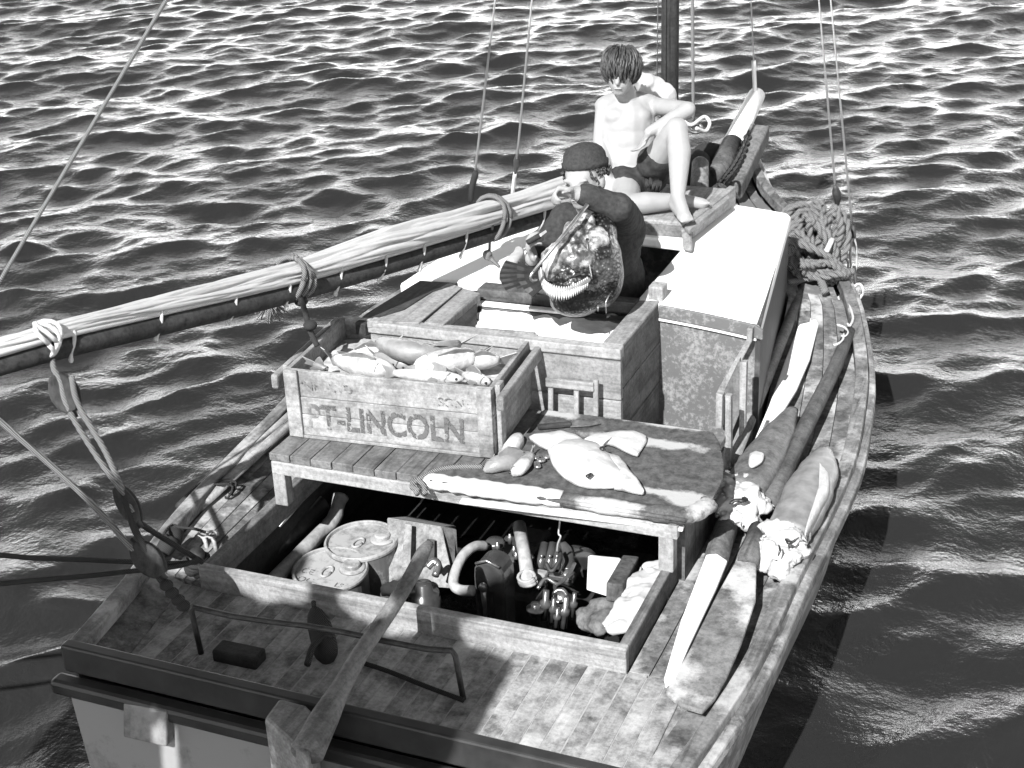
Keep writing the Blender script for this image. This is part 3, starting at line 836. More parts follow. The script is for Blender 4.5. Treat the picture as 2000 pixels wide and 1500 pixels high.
# knotted rope hanging from the gasket, with a frayed tuft
a = bpt(boom_at_px(585)); D = (a - CAM).dot(AX_F)
mb = MB().tube(curve([PD(575, 560, D - .05), PD(588, 585, D - .05), PD(596, 610, D), PD(604, 640, D), PD(612, 660, D), PD(620, 676, D)], 6), .011, 7)
for q in ((588, 588), (606, 635)):
    mb.ell(PD(q[0], q[1], D - .02), (.026, .026, .02))
obj('knotted_rope', mb, MAT['rope_dark'], 'dark knotted rope hanging from the middle of the boom', 'rope')
mb = MB(); rng = random.Random(2)
for i in range(46):
    p = PD(528, 592, D + .05); d = AX_R * rng.uniform(-1, 1) - AX_U * rng.uniform(-.2, 1.2) + AX_F * rng.uniform(-.6, .6)
    mb.tube([p, p + d.normalized() * .04 + V((0, 0, .01)), p + d.normalized() * rng.uniform(.06, .08)], .003, 4)
obj('frayed_rope', mb, MAT['rope_grey'], 'frayed tuft of grey rope under the boom', 'rope')
c = [PD(965, 412, 6.35), PD(962, 440, 6.3), PD(957, 470, 6.35), PD(956, 490, 6.35)]
mb = MB().tube(curve(c, 6), .006, 6); mb.tube(curve([PD(956, 488, 6.35), PD(952, 500, 6.35), PD(962, 508, 6.35), PD(974, 520, 6.3)], 5), [.006, .012, .02, .022, .022, .02, .018, .016, .014, .012, .01, .009, .008, .007, .006, .005], 7)
obj('rope_tail', mb, MAT['rope_grey'], 'grey rope tail dangling from the boom beside the man', 'rope')

# topping lift, sheet and blocks
mb = MB().tube(sag(V((-.155, 3.42, 4.8)), bm_pts[0], .02, 24), .0065, 7)
obj('topping_lift', mb, MAT['rope_grey'], 'single thin line slanting down to the outer end of the boom at far left', 'rope')
def block(px, py, D, L, w, ang, label):
    c = PD(px, py, D)
    ax = (AX_R * math.cos(ang) - AX_U * math.sin(ang)); sdv = (AX_R * math.sin(ang) + AX_U * math.cos(ang))
    root = thing('pulley_block', label, 'pulley block', c, 'sheet blocks')
    for k, off in enumerate((-.018, .018)):
        rings = []
        for i in range(13):
            f = i / 12; ww = w * math.sin(math.pi * (f * .86 + .07)) ** .6
            p = c + ax * (f - .5) * L - AX_F * off
            rings.append([p + sdv * ww * .5 * x - AX_F * .009 * y for x, y in ((-1, -.6), (-.8, -1), (.8, -1), (1, -.6), (1, .6), (.8, 1), (-.8, 1), (-1, .6))])
        MB().loft(rings).build('cheek', MAT['dark_z'], root, False, bevel=.004)  # dark wood colour stands in for the shade the blocks hang in
    MB().lathe(c - AX_F * .010, AX_F, [(0, 0), (w * .36, 0), (w * .32, .01), (w * .36, .02), (0, .02)], 18).build('sheave', MAT['iron'], root, True)
    MB().tube([c - ax * L * .5 - ax * .02, c - ax * L * .3, c + ax * L * .3, c + ax * (L * .5 + .02)], .009, 6).build('strop', MAT['iron'], root, True)
    return root
block(127, 768, 4.62, .125, .085, 1.15, 'dark wooden pulley block hanging just below the boom end')
block(250, 985, 4.68, .13, .06, 1.05, 'shiny dark pulley block in the middle of the sheet tackle')
block(290, 1092, 4.70, .13, .085, .85, 'lowest dark pulley block where the mooring lines cross the tackle')
def rope(name, pxs, r, mat, label, cat='rope', seg=6, group=None):
    return obj(name, MB().tube(curve([PD(*q) for q in pxs], seg), r, 7), mat, label, cat, True, 0, group)
rope('sheet', [(100, 690, 4.6), (106, 722, 4.6), (118, 745, 4.6), (132, 795, 4.6), (185, 885, 4.63), (243, 965, 4.66)], .0095, MAT['rope_grey'], 'left one of two parallel sheet ropes running down from the boom end block', group='falls of the sheet tackle')
rope('sheet', [(140, 735, 4.58), (153, 790, 4.6), (205, 880, 4.63), (240, 958, 4.66), (262, 1000, 4.66)], .0095, MAT['rope_grey'], 'right one of two parallel sheet ropes running down from the boom end block', group='falls of the sheet tackle')
rope('sheet', [(-92, 748, 4.43), (-10, 815, 4.48), (92, 902, 4.55), (180, 985, 4.62), (258, 1072, 4.68), (285, 1100, 4.7)], .010, MAT['rope_grey'], 'thick single rope coming in from the left edge to the lowest block', group='falls of the sheet tackle')
rope('sheet', [(243, 970, 4.66), (262, 1030, 4.66), (282, 1070, 4.68), (300, 1110, 4.70), (325, 1145, 4.71), (345, 1168, 4.72), (366, 1190, 4.72)], [.012] * 37, MAT['rope_dark'], 'dark knotted strop joining the blocks to the iron horse', group='falls of the sheet tackle')
mb = MB()
for px, py in ((325, 1143), (336, 1158), (348, 1172), (358, 1183)):
    mb.ell(PD(px, py, 4.70), (.022, .022, .018))
obj('rope_knot', mb, MAT['rope_dark'], 'bulky dark knot tying the tackle to the iron horse', 'knot')
rope('mooring_line', [(-3100, 1180, 3.06), (-400, 1080, 4.2), (95, 1091, 4.6), (250, 1097, 4.85), (330, 1100, 4.95), (385, 1098, 5.0)], .0085, MAT['rope_dark'], 'upper of two dark mooring lines stretched to the left edge', group='mooring lines')
rope('mooring_line', [(-3250, 1290, 3.03), (-400, 1165, 4.2), (95, 1131, 4.6), (250, 1116, 4.85), (345, 1106, 4.95), (390, 1092, 5.0)], .0085, MAT['rope_dark'], 'lower of two dark mooring lines stretched to the left edge', group='mooring lines')
rope('sheet_tail', [(262, 1010, 4.68), (285, 1030, 4.75), (320, 1052, 4.9), (365, 1080, 5.0), (395, 1098, 5.05)], .010, MAT['rope_dark'], 'dark rope tail led from the middle block to the cleat')
# mooring cleat with turns of rope
cl = thing('mooring_post', 'stubby dark mooring post with turns of rope on the port side deck', 'mooring post', P(388, 1120, 0.0))
MB().tube([P(393, 1128, .0), P(386, 1095, .05), P(384, 1082, .09)], [.028, .026, .03], 10).build('post', MAT['iron'], cl, True)
for k in range(4):
    c = P(384 + k, 1094 + k * 5, .06 - k * .012)
    MB().tube([c + V((.04 * math.cos(a), .04 * math.sin(a), .008 * math.sin(a * 2 + k))) for a in [2 * math.pi * q / 14 for q in range(15)]], .010, 6).build('rope_turn', MAT['rope_dark'], cl, True)
rope('loose_line', [(320, 1042, 5.2), (335, 1026, 5.3), (352, 1030, 5.3), (380, 1033, 5.3), (402, 1040, 5.3)], .0055, MAT['rope_dark'], 'thin dark line lying over the port rail', 'rope')
mb = MB().tube([P(335, 1060, .10), P(343, 1035, .13)], [.035, .03], 8); mb.tube([P(318, 1078, .09), P(336, 1052, .12)], [.03, .035], 8)
obj('rail_chock', mb, MAT['rope_dark'], 'dark lump of tarred rope on the port rail', 'rope')
for px, lab in ((398, 'taller'), (415, 'shorter')):
    z = .1 if lab == 'taller' else .085
    t = thing('deck_eye', lab + ' of two small iron deck eyes beside the engine hatch corner', 'deck eye', P(px + 8, 1080, 0), 'deck eyes')
    MB().tube([P(px + 8, 1082, 0), P(px + 4, 1060, .03), P(px, 1050, .05)], .008, 6).build('shank', MAT['tin'], t, True)
    c = P(px - 1, 1044, .06)
    MB().tube([c + AX_R * .017 * math.cos(a) + AX_U * .012 * math.sin(a) for a in [2 * math.pi * q / 12 for q in range(13)]], .005, 6).build('eye', MAT['tin'], t, True)

# ---- port side bundle of poles and a fishing spear
for k, (a, b, r, lab) in enumerate((
        ((388, 990), (566, 828), .022, 'pale round pole nearest the hatch in the bundle along the port rail'),
        ((382, 984), (560, 818), .020, 'pale round pole in the middle of the bundle along the port rail'),
        ((350, 990), (556, 795), .018, 'dark pole of the bundle lying against the port rail'))):
    mb = MB().tube([P(a[0], a[1], .06), P(b[0], b[1], .10), P(b[0] + 150, b[1] - 138, .14)], r, 10)
    obj('pole', mb, MAT['dark_y'] if k == 2 else MAT['pale_y'], lab, 'pole', group='poles along the port rail')
mb = MB()
for px, py in ((425, 952), (432, 945)):
    p = P(px, py, .075)
    mb.tube([p + V((.062 * math.cos(a), 0.02 * math.sin(a * 3), .034 * math.sin(a) - .01)) for a in [2 * math.pi * q / 14 for q in range(15)]], .005, 6)
obj('lashing_cord', mb, MAT['rope_dark'], 'black cord tied twice round the poles by the port rail', 'cord')

# ---- tiller and rudder head
til = thing('tiller', 'long worn wooden tiller reaching forward over the hatch coaming', 'tiller', P(640, 1400, .12))
tp = [P(838, 1062, .27), P(826, 1080, .268), P(800, 1130, .245), P(760, 1195, .215), P(705, 1275, .175), P(665, 1345, .145), P(635, 1400, .125), P(600, 1470, .11)]
c = curve(tp, 6)
rd = [.016, .024, .025, .026, .027, .031, .043, .05]
rr = np.interp(np.linspace(0, 7, len(c)), range(8), rd)
MB().loft(loft_along(c, [(r, r * .85) for r in rr], (0, 0, 1), 14)).build('bar', MAT['grey_n'] if 'grey_n' in MAT else MAT['grey_y'], til, True)
q = [P(545, 1362, .125), P(598, 1376, .125), P(612, 1390, .125), P(616, 1412, .125), P(600, 1480, .125), P(515, 1402, .125)]
rud = thing('rudder_head', 'pale squared top of the rudder post behind the transom', 'rudder', P(560, 1400, .1))
MB().slab(q, .3).build('stock', MAT['crate_y'], rud, bevel=.012)
rope('deck_rope', [(600, 1298, 4.62), (612, 1262, 4.68), (632, 1246, 4.72), (650, 1240, 4.72)], .011, MAT['rope_dark'], 'short dark rope end curling under the fender on the after deck')
obj('deck_line', MB().tube(curve([P(700, 1292, .01), P(760, 1312, .012), P(830, 1340, .012), P(905, 1368, .012)], 6), .008, 7), MAT['rope_dark'], 'black line stretched along the after deck below the tiller', 'rope')
fe = thing('fender', 'black tarred rope fender standing on the after deck', 'fender', P(632, 1280, 0))
fc = [P(640, 1287, .035), P(630, 1245, .06), P(614, 1190, .105)]
MB().tube(curve(fc, 5), [.026, .036, .040, .041, .041, .040, .040, .039, .036, .03, .016], 12).build('body', MAT['rope_dark'], fe, True)
MB().tube([fc[-1], fc[-1] + V((0, 0, .03))], .008, 6).build('eye', MAT['rope_dark'], fe, True)
obj('wood_chock', MB().bar(P(425, 1270, .02), P(510, 1288, .02), .07, .045), MAT['dark_x'], 'dark block of wood lying against the transom rail', 'wood block', False, .008)

# ---- things down in the engine hatch
def drum(px, py, zl, r, h, label, tilt):
    c = P(px, py, zl)
    t = thing('oil_drum', label, 'oil drum', c - V((0, 0, h)), 'oil drums in the hatch')
    ax = V(tilt).normalized()
    MB().lathe(c - ax * h, ax, [(0, 0), (r, 0), (r, h * .3), (r * 1.015, h * .33), (r, h * .36), (r, h - .004), (r * 1.02, h - .002), (r * 1.02, h + .008), (r * .96, h + .008), (r * .95, h - .006), (0, h - .006)], 40).build('body', MAT['tin_dark'], t, True).data.polygons.foreach_set('use_smooth', [False] * 0) if False else None
    MB().lathe(c - ax * h, ax, [(0, 0), (r, 0), (r, h * .3), (r * 1.015, h * .33), (r, h * .36), (r, h - .012), (0, h - .012)], 40).build('body', MAT['tin_dark'], t, False)
    MB().lathe(c, ax, [(r * 1.0, -.012), (r * 1.025, -.01), (r * 1.03, 0), (r * 1.0, .009), (r * .955, .008), (r * .945, -.006), (0, -.006)], 48).build('lid', MAT['tin'], t, False, bevel=.002)
    x = ax.cross(V((0, 1, 0))).normalized(); y = ax.cross(x)
    if x.dot(AX_R) < 0: x = -x
    if y.y < 0: y = -y
    cc = c + x * r * .5 + y * r * .30 - ax * .006
    MB().lathe(cc, ax, [(r * .23, 0), (r * .23, .022), (r * .2, .027), (0, .027)], 24).build('cap', MAT['tin'], t, False, bevel=.002)
    MB().lathe(cc, ax, [(r * .36, 0), (r * .34, .007), (r * .24, .008), (0, .008)], 24).build('cap_ring', MAT['tin'], t, True)
    hp = []
    for a in range(13):
        q = 2 * math.pi * a / 12
        hp.append(c + x * (math.cos(q) * r * .13) + y * (math.sin(q) * r * .24) - x * r * .05 - y * .1 * r + ax * -.002)
    MB().tube(hp, .0055, 6).build('handle', MAT['tin'], t, True)
    return t, c, x, y, ax
t1, c1, x1, y1, ax1 = drum(645, 1112, -.15, .140, .34, 'nearest round oil drum in the hatch with a flat lid and screw cap', (0.03, -.06, 1))
drum(706, 1056, -.13, .140, .34, 'second oil drum with a dirty lid behind the nearest one', (-.02, -.02, 1))
def text(s, size, origin, xdir, ydir, mat, name, parent, ext=.0012, off=.002, bold=0.0, wide=1.0):
    cu = bpy.data.curves.new(name, 'FONT'); cu.body = s; cu.size = size; cu.extrude = ext; cu.offset = bold; cu.align_x = 'CENTER'; cu.align_y = 'CENTER'
    o = bpy.data.objects.new('tmp', cu); COL.objects.link(o)
    dg = bpy.context.evaluated_depsgraph_get()
    me = bpy.data.meshes.new_from_object(o.evaluated_get(dg)); bpy.data.objects.remove(o)
    X = V(xdir).normalized(); Z = X.cross(V(ydir)).normalized(); Y = Z.cross(X)
    O = V(origin) + Z * off
    for v in me.vertices:
        c = v.co.copy(); v.co = O + X * c.x * wide + Y * c.y + Z * c.z
    me.name = name; me.materials.clear(); me.materials.append(mat)
    q = bpy.data.objects.new(name, me); link(q, parent); return q
def ink(name, v, cover, scale, left=None):
    """stencil ink that has rubbed off in patches"""
    mt, t, b = nodes(name)
    u = coords(t, (1, 1, 1), 'Object', False)
    n = noise(t, scale, u, 6.0, 0.7)
    f = ramp(t, n, [(cover, 0.0), (cover + .10, 1.0)])
    if left is not None:
        sx = t.nodes.new('ShaderNodeSeparateXYZ'); t.links.new(u, sx.inputs[0])
        k = mathn(t, 'MULTIPLY', mathn(t, 'SUBTRACT', sx.outputs[0], left), 5.5, True)
        k.node.use_clamp = True
        f = mathn(t, 'MULTIPLY', f, k)
    tr = t.nodes.new('ShaderNodeBsdfTransparent'); mx = t.nodes.new('ShaderNodeMixShader')
    b.inputs['Base Color'].default_value = g(v); b.inputs['Roughness'].default_value = .9; b.inputs['Specular IOR Level'].default_value = .1
    t.links.new(f, mx.inputs[0]); t.links.new(tr.outputs[0], mx.inputs[1]); t.links.new(b.outputs[0], mx.inputs[2])
    t.links.new(mx.outputs[0], t.nodes['Material Output'].inputs[0])
    return mt
INK_TIN = ink('worn tin lettering', .12, .42, 60)
text('CE', .042, c1 - x1 * .078 - y1 * .035, x1, y1, INK_TIN, 'lettering', t1, .0006, -.004)
text('OC', .042, c1 - x1 * .060 - y1 * .085, x1, y1, INK_TIN, 'lettering', t1, .0006, -.004)
text('LS', .036, c1 + x1 * .075 - y1 * .075, x1, y1, INK_TIN, 'lettering', t1, .0006, -.004)

# pale box behind the drums, with a slot and a batten
bx = thing('wooden_box', 'pale wooden box with a dark slot standing behind the tiller grip', 'box', PD(820, 1180, 5.6))
fr = [PD(756, 1012, 5.72), PD(862, 1028, 5.62), PD(890, 1150, 5.5), PD(760, 1140, 5.6)]
MB().slab(fr, .02, AX_F).build('front_panel', MAT['pale_z'], bx, bevel=.004)
MB().slab([PD(862, 1027, 5.62), PD(891, 1034, 5.66), PD(896, 1130, 5.62), PD(886, 1160, 5.5)], .02, AX_F).build('side_panel', MAT['grey_z'], bx, bevel=.004)
MB().slab([PD(756, 1011, 5.72), PD(800, 1008, 5.85), PD(891, 1026, 5.78), PD(862, 1028, 5.62)], .012).build('lid', MAT['pale_x'], bx, bevel=.004)
MB().slab([PD(791, 1022, 5.64), PD(805, 1024, 5.63), PD(802, 1110, 5.55), PD(785, 1108, 5.56)], .012, -AX_F).build('batten', MAT['crate_y'], bx, bevel=.003)
MB().slab([PD(834, 1052, 5.60), PD(849, 1054, 5.59), PD(848, 1102, 5.54), PD(833, 1100, 5.55)], .008, -AX_F).build('slot', MAT['iron'], bx)
pm = thing('bilge_pump', 'small black bilge pump with bright fittings beside the tiller', 'pump', PD(826, 1180, 5.4))
MB().lathe(PD(828, 1150, 5.48) - V((0, 0, .06)), (0, 0, 1), [(.06, -.1), (.06, .03), (.056, .032), (.056, .045), (.034, .05), (.03, .085), (0, .088)], 20).build('body', MAT['engine'], pm, True)
MB().tube(curve([PD(835, 1108, 5.42), PD(848, 1096, 5.42), PD(856, 1105, 5.42), PD(850, 1125, 5.4)], 5), .014, 8).build('spout', MAT['steel'], pm, True)
MB().ell(PD(826, 1098, 5.42), (.02, .02, .02)).build('fitting', MAT['steel'], pm, True)
mb = MB()
for px, py, D, r_0 in ((762, 1152, 5.4, .035), (776, 1146, 5.42, .034), (790, 1140, 5.44, .028), (772, 1160, 5.4, .03)): mb.ell(PD(px, py, D), (r_0, r_0 * .9, r_0 * .6))
tag(blob('rag', mb, MAT['cloth_pale'], None, .007, 2, .012, 30), 'white rag tucked beside the pump in the hatch', 'rag')
# pipes on the port side of the hatch
obj('exhaust_hose', MB().tube(curve([PD(664, 972, 5.95), PD(657, 1000, 5.9), PD(648, 1020, 5.86), PD(626, 1042, 5.8), PD(600, 1068, 5.7), PD(560, 1108, 5.6), PD(528, 1140, 5.5)], 7), [.036, .032, .03, .028, .027, .027, .028, .03] + [.031] * 8 + [.033, .031] + [.03] * 25, 12), MAT['hose'], 'bandaged pale pipe bending down behind the drums', 'pipe')
obj('bilge_pipe', MB().tube([PD(625, 985, 5.95), PD(470, 1130, 5.55)], .045, 14), MAT['iron'], 'thick dark pipe running along the port side of the hatch', 'pipe')
obj('rod', MB().tube([P(605, 962, -.02), P(545, 1030, -.05)], .006, 6), MAT['steel'], 'thin bright rod in the shadow under the thwart', 'rod')

# ---- engine
en = thing('engine', 'small dark marine engine with a domed flywheel cover and exhaust pipe', 'engine', P(1020, 1180, -.5))
def rot_frame(c, w, h, dep, prof, name, mat, bevel=.008):
    """a plate seen from astern: prof in (x,z) metres about c, given depth forward"""
    f = V((0.05, 1, 0)).normalized(); rgt = V((1, -.05, 0)).normalized()
    pts = [V(c) + rgt * x + V((0, 0, z)) for x, z in prof]
    return MB().slab(pts, dep, f).build(name, mat, en, False, bevel)
gc = PD(954, 1140, 5.28)
prof = [(-.058, -.25), (.058, -.25), (.060, .02)] + [(.060 * math.cos(a), .03 + .06 * math.sin(a)) for a in [math.pi * q / 10 for q in range(1, 10)]] + [(-.060, .02)]
rot_frame(gc, 0, 0, .10, prof, 'gearbox_cover', MAT['engine'], .012)
rot_frame(gc + V((-.028, -.006, -.24)), 0, 0, .01, [(-.016, 0), (-.004, 0), (-.004, .21), (-.016, .21)], 'slot', MAT['iron'], .002)
rot_frame(gc + V((.018, -.006, -.24)), 0, 0, .01, [(-.012, 0), (.0, 0), (.0, .21), (-.012, .21)], 'slot', MAT['iron'], .002)
MB().tube([gc + V((-.012, -.02, -.01)), gc + V((-.01, -.02, -.09)), gc + V((-.012, -.02, -.26))], [.012, .008, .007], 8).build('gear_lever', MAT['steel'], en, True)
MB().ell(gc + V((-.012, -.022, -.005)), (.016, .016, .02)).build('lever_knob', MAT['steel'], en, True)
MB().tube([gc + V((-.045, .0, .075)), gc + V((0, -.005, .098)), gc + V((.045, .0, .075))], .006, 6).build('band', MAT['steel'], en, True)
hc = PD(1008, 1076, 5.62)
MB().box(hc + V((0, .05, -.07)), (.16, .26, .16)).build('cylinder_head', MAT['engine'], en, False, .015)
MB().box(hc + V((.02, .05, -.25)), (.20, .30, .24)).build('crankcase', MAT['engine'], en, False, .02)
MB().lathe(PD(967, 1062, 5.56), (0, 0, 1), [(.02, -.05), (.024, -.012), (.036, -.01), (.04, .006), (.03, .017), (0, .02)], 20).build('filler_cap', MAT['engine'], en, True)
for px, py in ((972, 1068), (996, 1052), (1004, 1076), (1008, 1088), (1040, 1092)):
    MB().lathe(PD(px, py, 5.5), (0, 0, 1), [(.009, -.02), (.009, .01), (.005, .012), (.005, .02), (0, .021)], 6).build('bolt', MAT['steel'], en, True)
MB().tube([PD(1014, 1026, 5.55), PD(1024, 1080, 5.42), PD(1032, 1140, 5.3)], [.026, .024, .026], 14).build('exhaust_pipe', MAT['hose'], en, True)
for k in range(3):
    c = PD(1028 + k * 2, 1126 + k * 6, 5.3)
    MB().tube([c + V((.03 * math.cos(a), .03 * math.sin(a), .006 * math.sin(a + k))) for a in [2 * math.pi * q / 14 for q in range(15)]], .006, 6).build('pipe_lagging', MAT['hose'], en, True)
hz_ = curve([PD(946, 1066, 5.5), PD(926, 1068, 5.45), PD(905, 1085, 5.4), PD(890, 1115, 5.34), PD(886, 1140, 5.3), PD(898, 1152, 5.26), PD(926, 1154, 5.24)], 8)
MB().tube(hz_, .019, 12).build('cooling_hose', MAT['hose'], en, True)
MB().tube(curve([PD(1098, 1066, 5.5), PD(1108, 1078, 5.48), PD(1110, 1100, 5.45), PD(1108, 1118, 5.42)], 6), .022, 12).build('elbow_pipe', MAT['engine'], en, True)
for px in (1056, 1072, 1086):
    MB().tube([PD(px + 8, 1062, 5.5), PD(px - 2, 1112, 5.44)], .017, 10).build('manifold_pipe', MAT['engine'], en, True)
    MB().ell(PD(px + 2, 1086, 5.44), (.007, .007, .007)).build('bolt', MAT['steel'], en, True)
MB().box(PD(1078, 1124, 5.42), (.17, .03, .02)).build('linkage', MAT['steel'], en, False, .004)
MB().box(PD(1056, 1128, 5.4), (.05, .05, .05)).build('magneto', MAT['tin'], en, False, .012)
MB().lathe(PD(1116, 1128, 5.42) - V((.02, 0, 0)), (0.94, -.35, 0), [(.0, -.02), (.028, -.02), (.028, .025), (0, .025)], 16).build('throttle', MAT['steel'], en, True)
fw = PD(1122, 1130, 5.55)
MB().lathe(fw, (0.92, -.38, .1), [(0, -.035), (.12, -.035), (.125, -.02), (.125, .02), (.11, .03), (.05, .025), (.045, .04), (0, .04)], 36).build('flywheel', MAT['engine'], en, False, .004)
MB().lathe(PD(1094, 1164, 5.3), (.2, -.9, .4), [(.0, -.03), (.026, -.03), (.03, .0), (.022, .012), (.02, .005), (0, .004)], 18).build('carburettor_bowl', MAT['steel'], en, True)
for px, py, r, h in ((1062, 1180, .014, .12), (1078, 1190, .011, .10), (1100, 1195, .012, .13), (1044, 1190, .022, .05), (1118, 1180, .010, .1), (1086, 1205, .010, .08)):
    c = PD(px, py, 5.24)
    MB().lathe(c - V((0, 0, h / 2)), (.1, 0, 1), [(0, 0), (r, 0), (r, h * .4), (r * 1.5, h * .45), (r * 1.5, h * .6), (r * .8, h * .65), (r * .8, h), (0, h)], 10).build('rod_fitting', MAT['steel'] if px % 4 == 0 else MAT['engine'], en, True)
MB().tube(curve([PD(1050, 1150, 5.28), PD(1066, 1130, 5.3), PD(1090, 1140, 5.3), PD(1112, 1120, 5.35), PD(1122, 1100, 5.4)], 6), .007, 7).build('fuel_pipe', MAT['steel'], en, True)
MB().tube(curve([PD(1066, 1100, 5.36), PD(1078, 1116, 5.34), PD(1094, 1090, 5.36), PD(1092, 1074, 5.4)], 6), .008, 7).build('fuel_pipe', MAT['iron'], en, True)
obj('hanging_wire', MB().tube(curve([PD(1093, 992, 5.2), PD(1093, 1020, 5.25), PD(1091, 1042, 5.28), PD(1095, 1048, 5.28), PD(1090, 1062, 5.32), PD(1088, 1078, 5.36)], 5), .0035, 6), MAT['cloth_pale'], 'thin white wire hanging from the thwart to the engine', 'wire')
# white panel, timber and sacks on the starboard side of the hatch
obj('painted_board', MB().slab([PD(1149, 1084, 5.55), PD(1210, 1092, 5.5), PD(1222, 1098, 5.5), PD(1190, 1166, 5.2), PD(1146, 1152, 5.28)], .02, AX_F), MAT['white'], 'flat white painted board lying in the hatch to the right of the engine', 'board', False, .004)
obj('timber_offcut', MB().bar(PD(1232, 1102, 5.4), PD(1200, 1158, 5.15), .06, .07), MAT['brown_z'], 'dark square timber propped between the white panel and the sack', 'timber', False, .006)
mb = MB()
for px, py, D, r in ((1268, 1130, 5.2, .07), (1250, 1150, 5.15, .06), (1240, 1185, 5.05, .07), (1222, 1205, 5.02, .06), (1262, 1160, 5.1, .06), (1200, 1215, 5.02, .04), (1276, 1110, 5.3, .05)):
    mb.ell(PD(px, py, D) - V((0, 0, .012)), (r * 1.15, r * 1.25, r * .30))
tag(blob('white_sack', mb, MAT['cloth_pale'], None, .009, 3, .016, 16), 'crumpled white sack in the starboard corner of the hatch', 'sack')
mb = MB()
for px, py, D, r in ((1178, 1180, 5.18, .055), (1160, 1192, 5.16, .05), (1186, 1200, 5.12, .05), (1150, 1208, 5.14, .04), (1168, 1210, 5.1, .05)):
    mb.ell(PD(px, py, D) - V((0, 0, .02)), (r * 1.2, r, r * .55))
tag(blob('grey_sack', mb, MAT['grey_y'], None, .010, 3, .014, 20), 'lumpy grey sack beside the engine under the after coaming', 'sack')

# ---- the fish crate on the thwart
cr = thing('wooden_crate', 'bleached wooden crate of fish stencilled with faded lettering', 'crate', P(770, 880, .3))
Z0, Z1 = .303, .578
A0, A1 = P(569, 851, .303), P(967, 895, .303)
xd = (A1 - A0).normalized(); yd = V((-xd.y, xd.x, 0)); Lc = (A1 - A0).length; Wc = .52
def cp(a, b, z): return A0 + xd * a + yd * b + V((0, 0, z - A0.z))
zz = [Z0 + .016, .405, .452, Z1 - .003]
zz = [Z0 + .012, .40, .47, Z1 - .002]
for i in range(3):
    j = .0015 * i
    MB().slab([cp(0.0, j, zz[i]), cp(Lc, j, zz[i]), cp(Lc, j, zz[i + 1] - .0015), cp(0.0, j, zz[i + 1] - .0015)], .018, yd).build('board', MAT['crate'], cr, bevel=.0025)
for a0, a1 in ((0.0, .055), (Lc - .055, Lc)):
    MB().slab([cp(a0, -.012, Z0 + .004), cp(a1, -.012, Z0 + .004), cp(a1, -.012, Z1), cp(a0, -.012, Z1)], .0125, yd).build('corner_batten', MAT['crate'], cr, bevel=.003)
MB().slab([cp(.02, -.006, Z0), cp(Lc - .04, -.006, Z0), cp(Lc - .04, -.006, Z0 + .012), cp(.02, -.006, Z0 + .012)], .02, yd).build('batten', MAT['crate'], cr, bevel=.002)
for i in range(2):
    za, zb = (Z0 + .005, .45) if i == 0 else (.453, Z1 - .004)
    MB().slab([cp(0, Wc, za), cp(Lc, Wc, za), cp(Lc, Wc, zb), cp(0, Wc, zb)], .018, yd).build('board', MAT['crate'], cr, bevel=.0025)
    for a in (.0, Lc - .018):
        MB().slab([cp(a, .019, za), cp(a, Wc - .001, za), cp(a, Wc - .001, zb), cp(a, .019, zb)], .018, xd).build('end_board', MAT['crate_y'], cr, bevel=.0025)
MB().slab([cp(.01, .02, Z0 + .02), cp(Lc - .01, .02, Z0 + .02), cp(Lc - .01, Wc, Z0 + .02), cp(.01, Wc, Z0 + .02)], .015).build('bottom', MAT['crate'], cr)
for a, sg in ((Lc, 1), (0, -1)):
    for b in (.03, Wc - .06):
        MB().slab([cp(a, b, Z0), cp(a, b + .05, Z0), cp(a, b + .05, Z1), cp(a, b, Z1)], .02, xd * sg).build('cleat', MAT['crate_y'], cr, bevel=.003)
    MB().slab([cp(a + sg * .0205, -.02, .50), cp(a + sg * .0205, Wc + .03, .50), cp(a + sg * .0205, Wc + .03, .556), cp(a + sg * .0205, -.02, .556)], .028, xd * sg).build('carrying_bar', MAT['crate_y'], cr, bevel=.008)
INK1 = ink('stencil ink', .10, .42, 40, A0.x + .06); INK2 = ink('faint stencil ink', .12, .50, 45)
text('PT-LINCOLN', .135, cp(.385, -.001, .392), xd, V((0, 0, 1)), INK1, 'lettering', cr, .0004, .0015, .0035, .80)
cr.children[-1].name = 'lettering'
text('INK AND', .05, cp(.165, -.001, .517), xd, V((0, 0, 1)), INK2, 'lettering', cr, .0004, .0015)
text('SONS', .05, cp(.66, -.001, .505), xd, V((0, 0, 1)), INK2, 'lettering', cr, .0004, .0015)

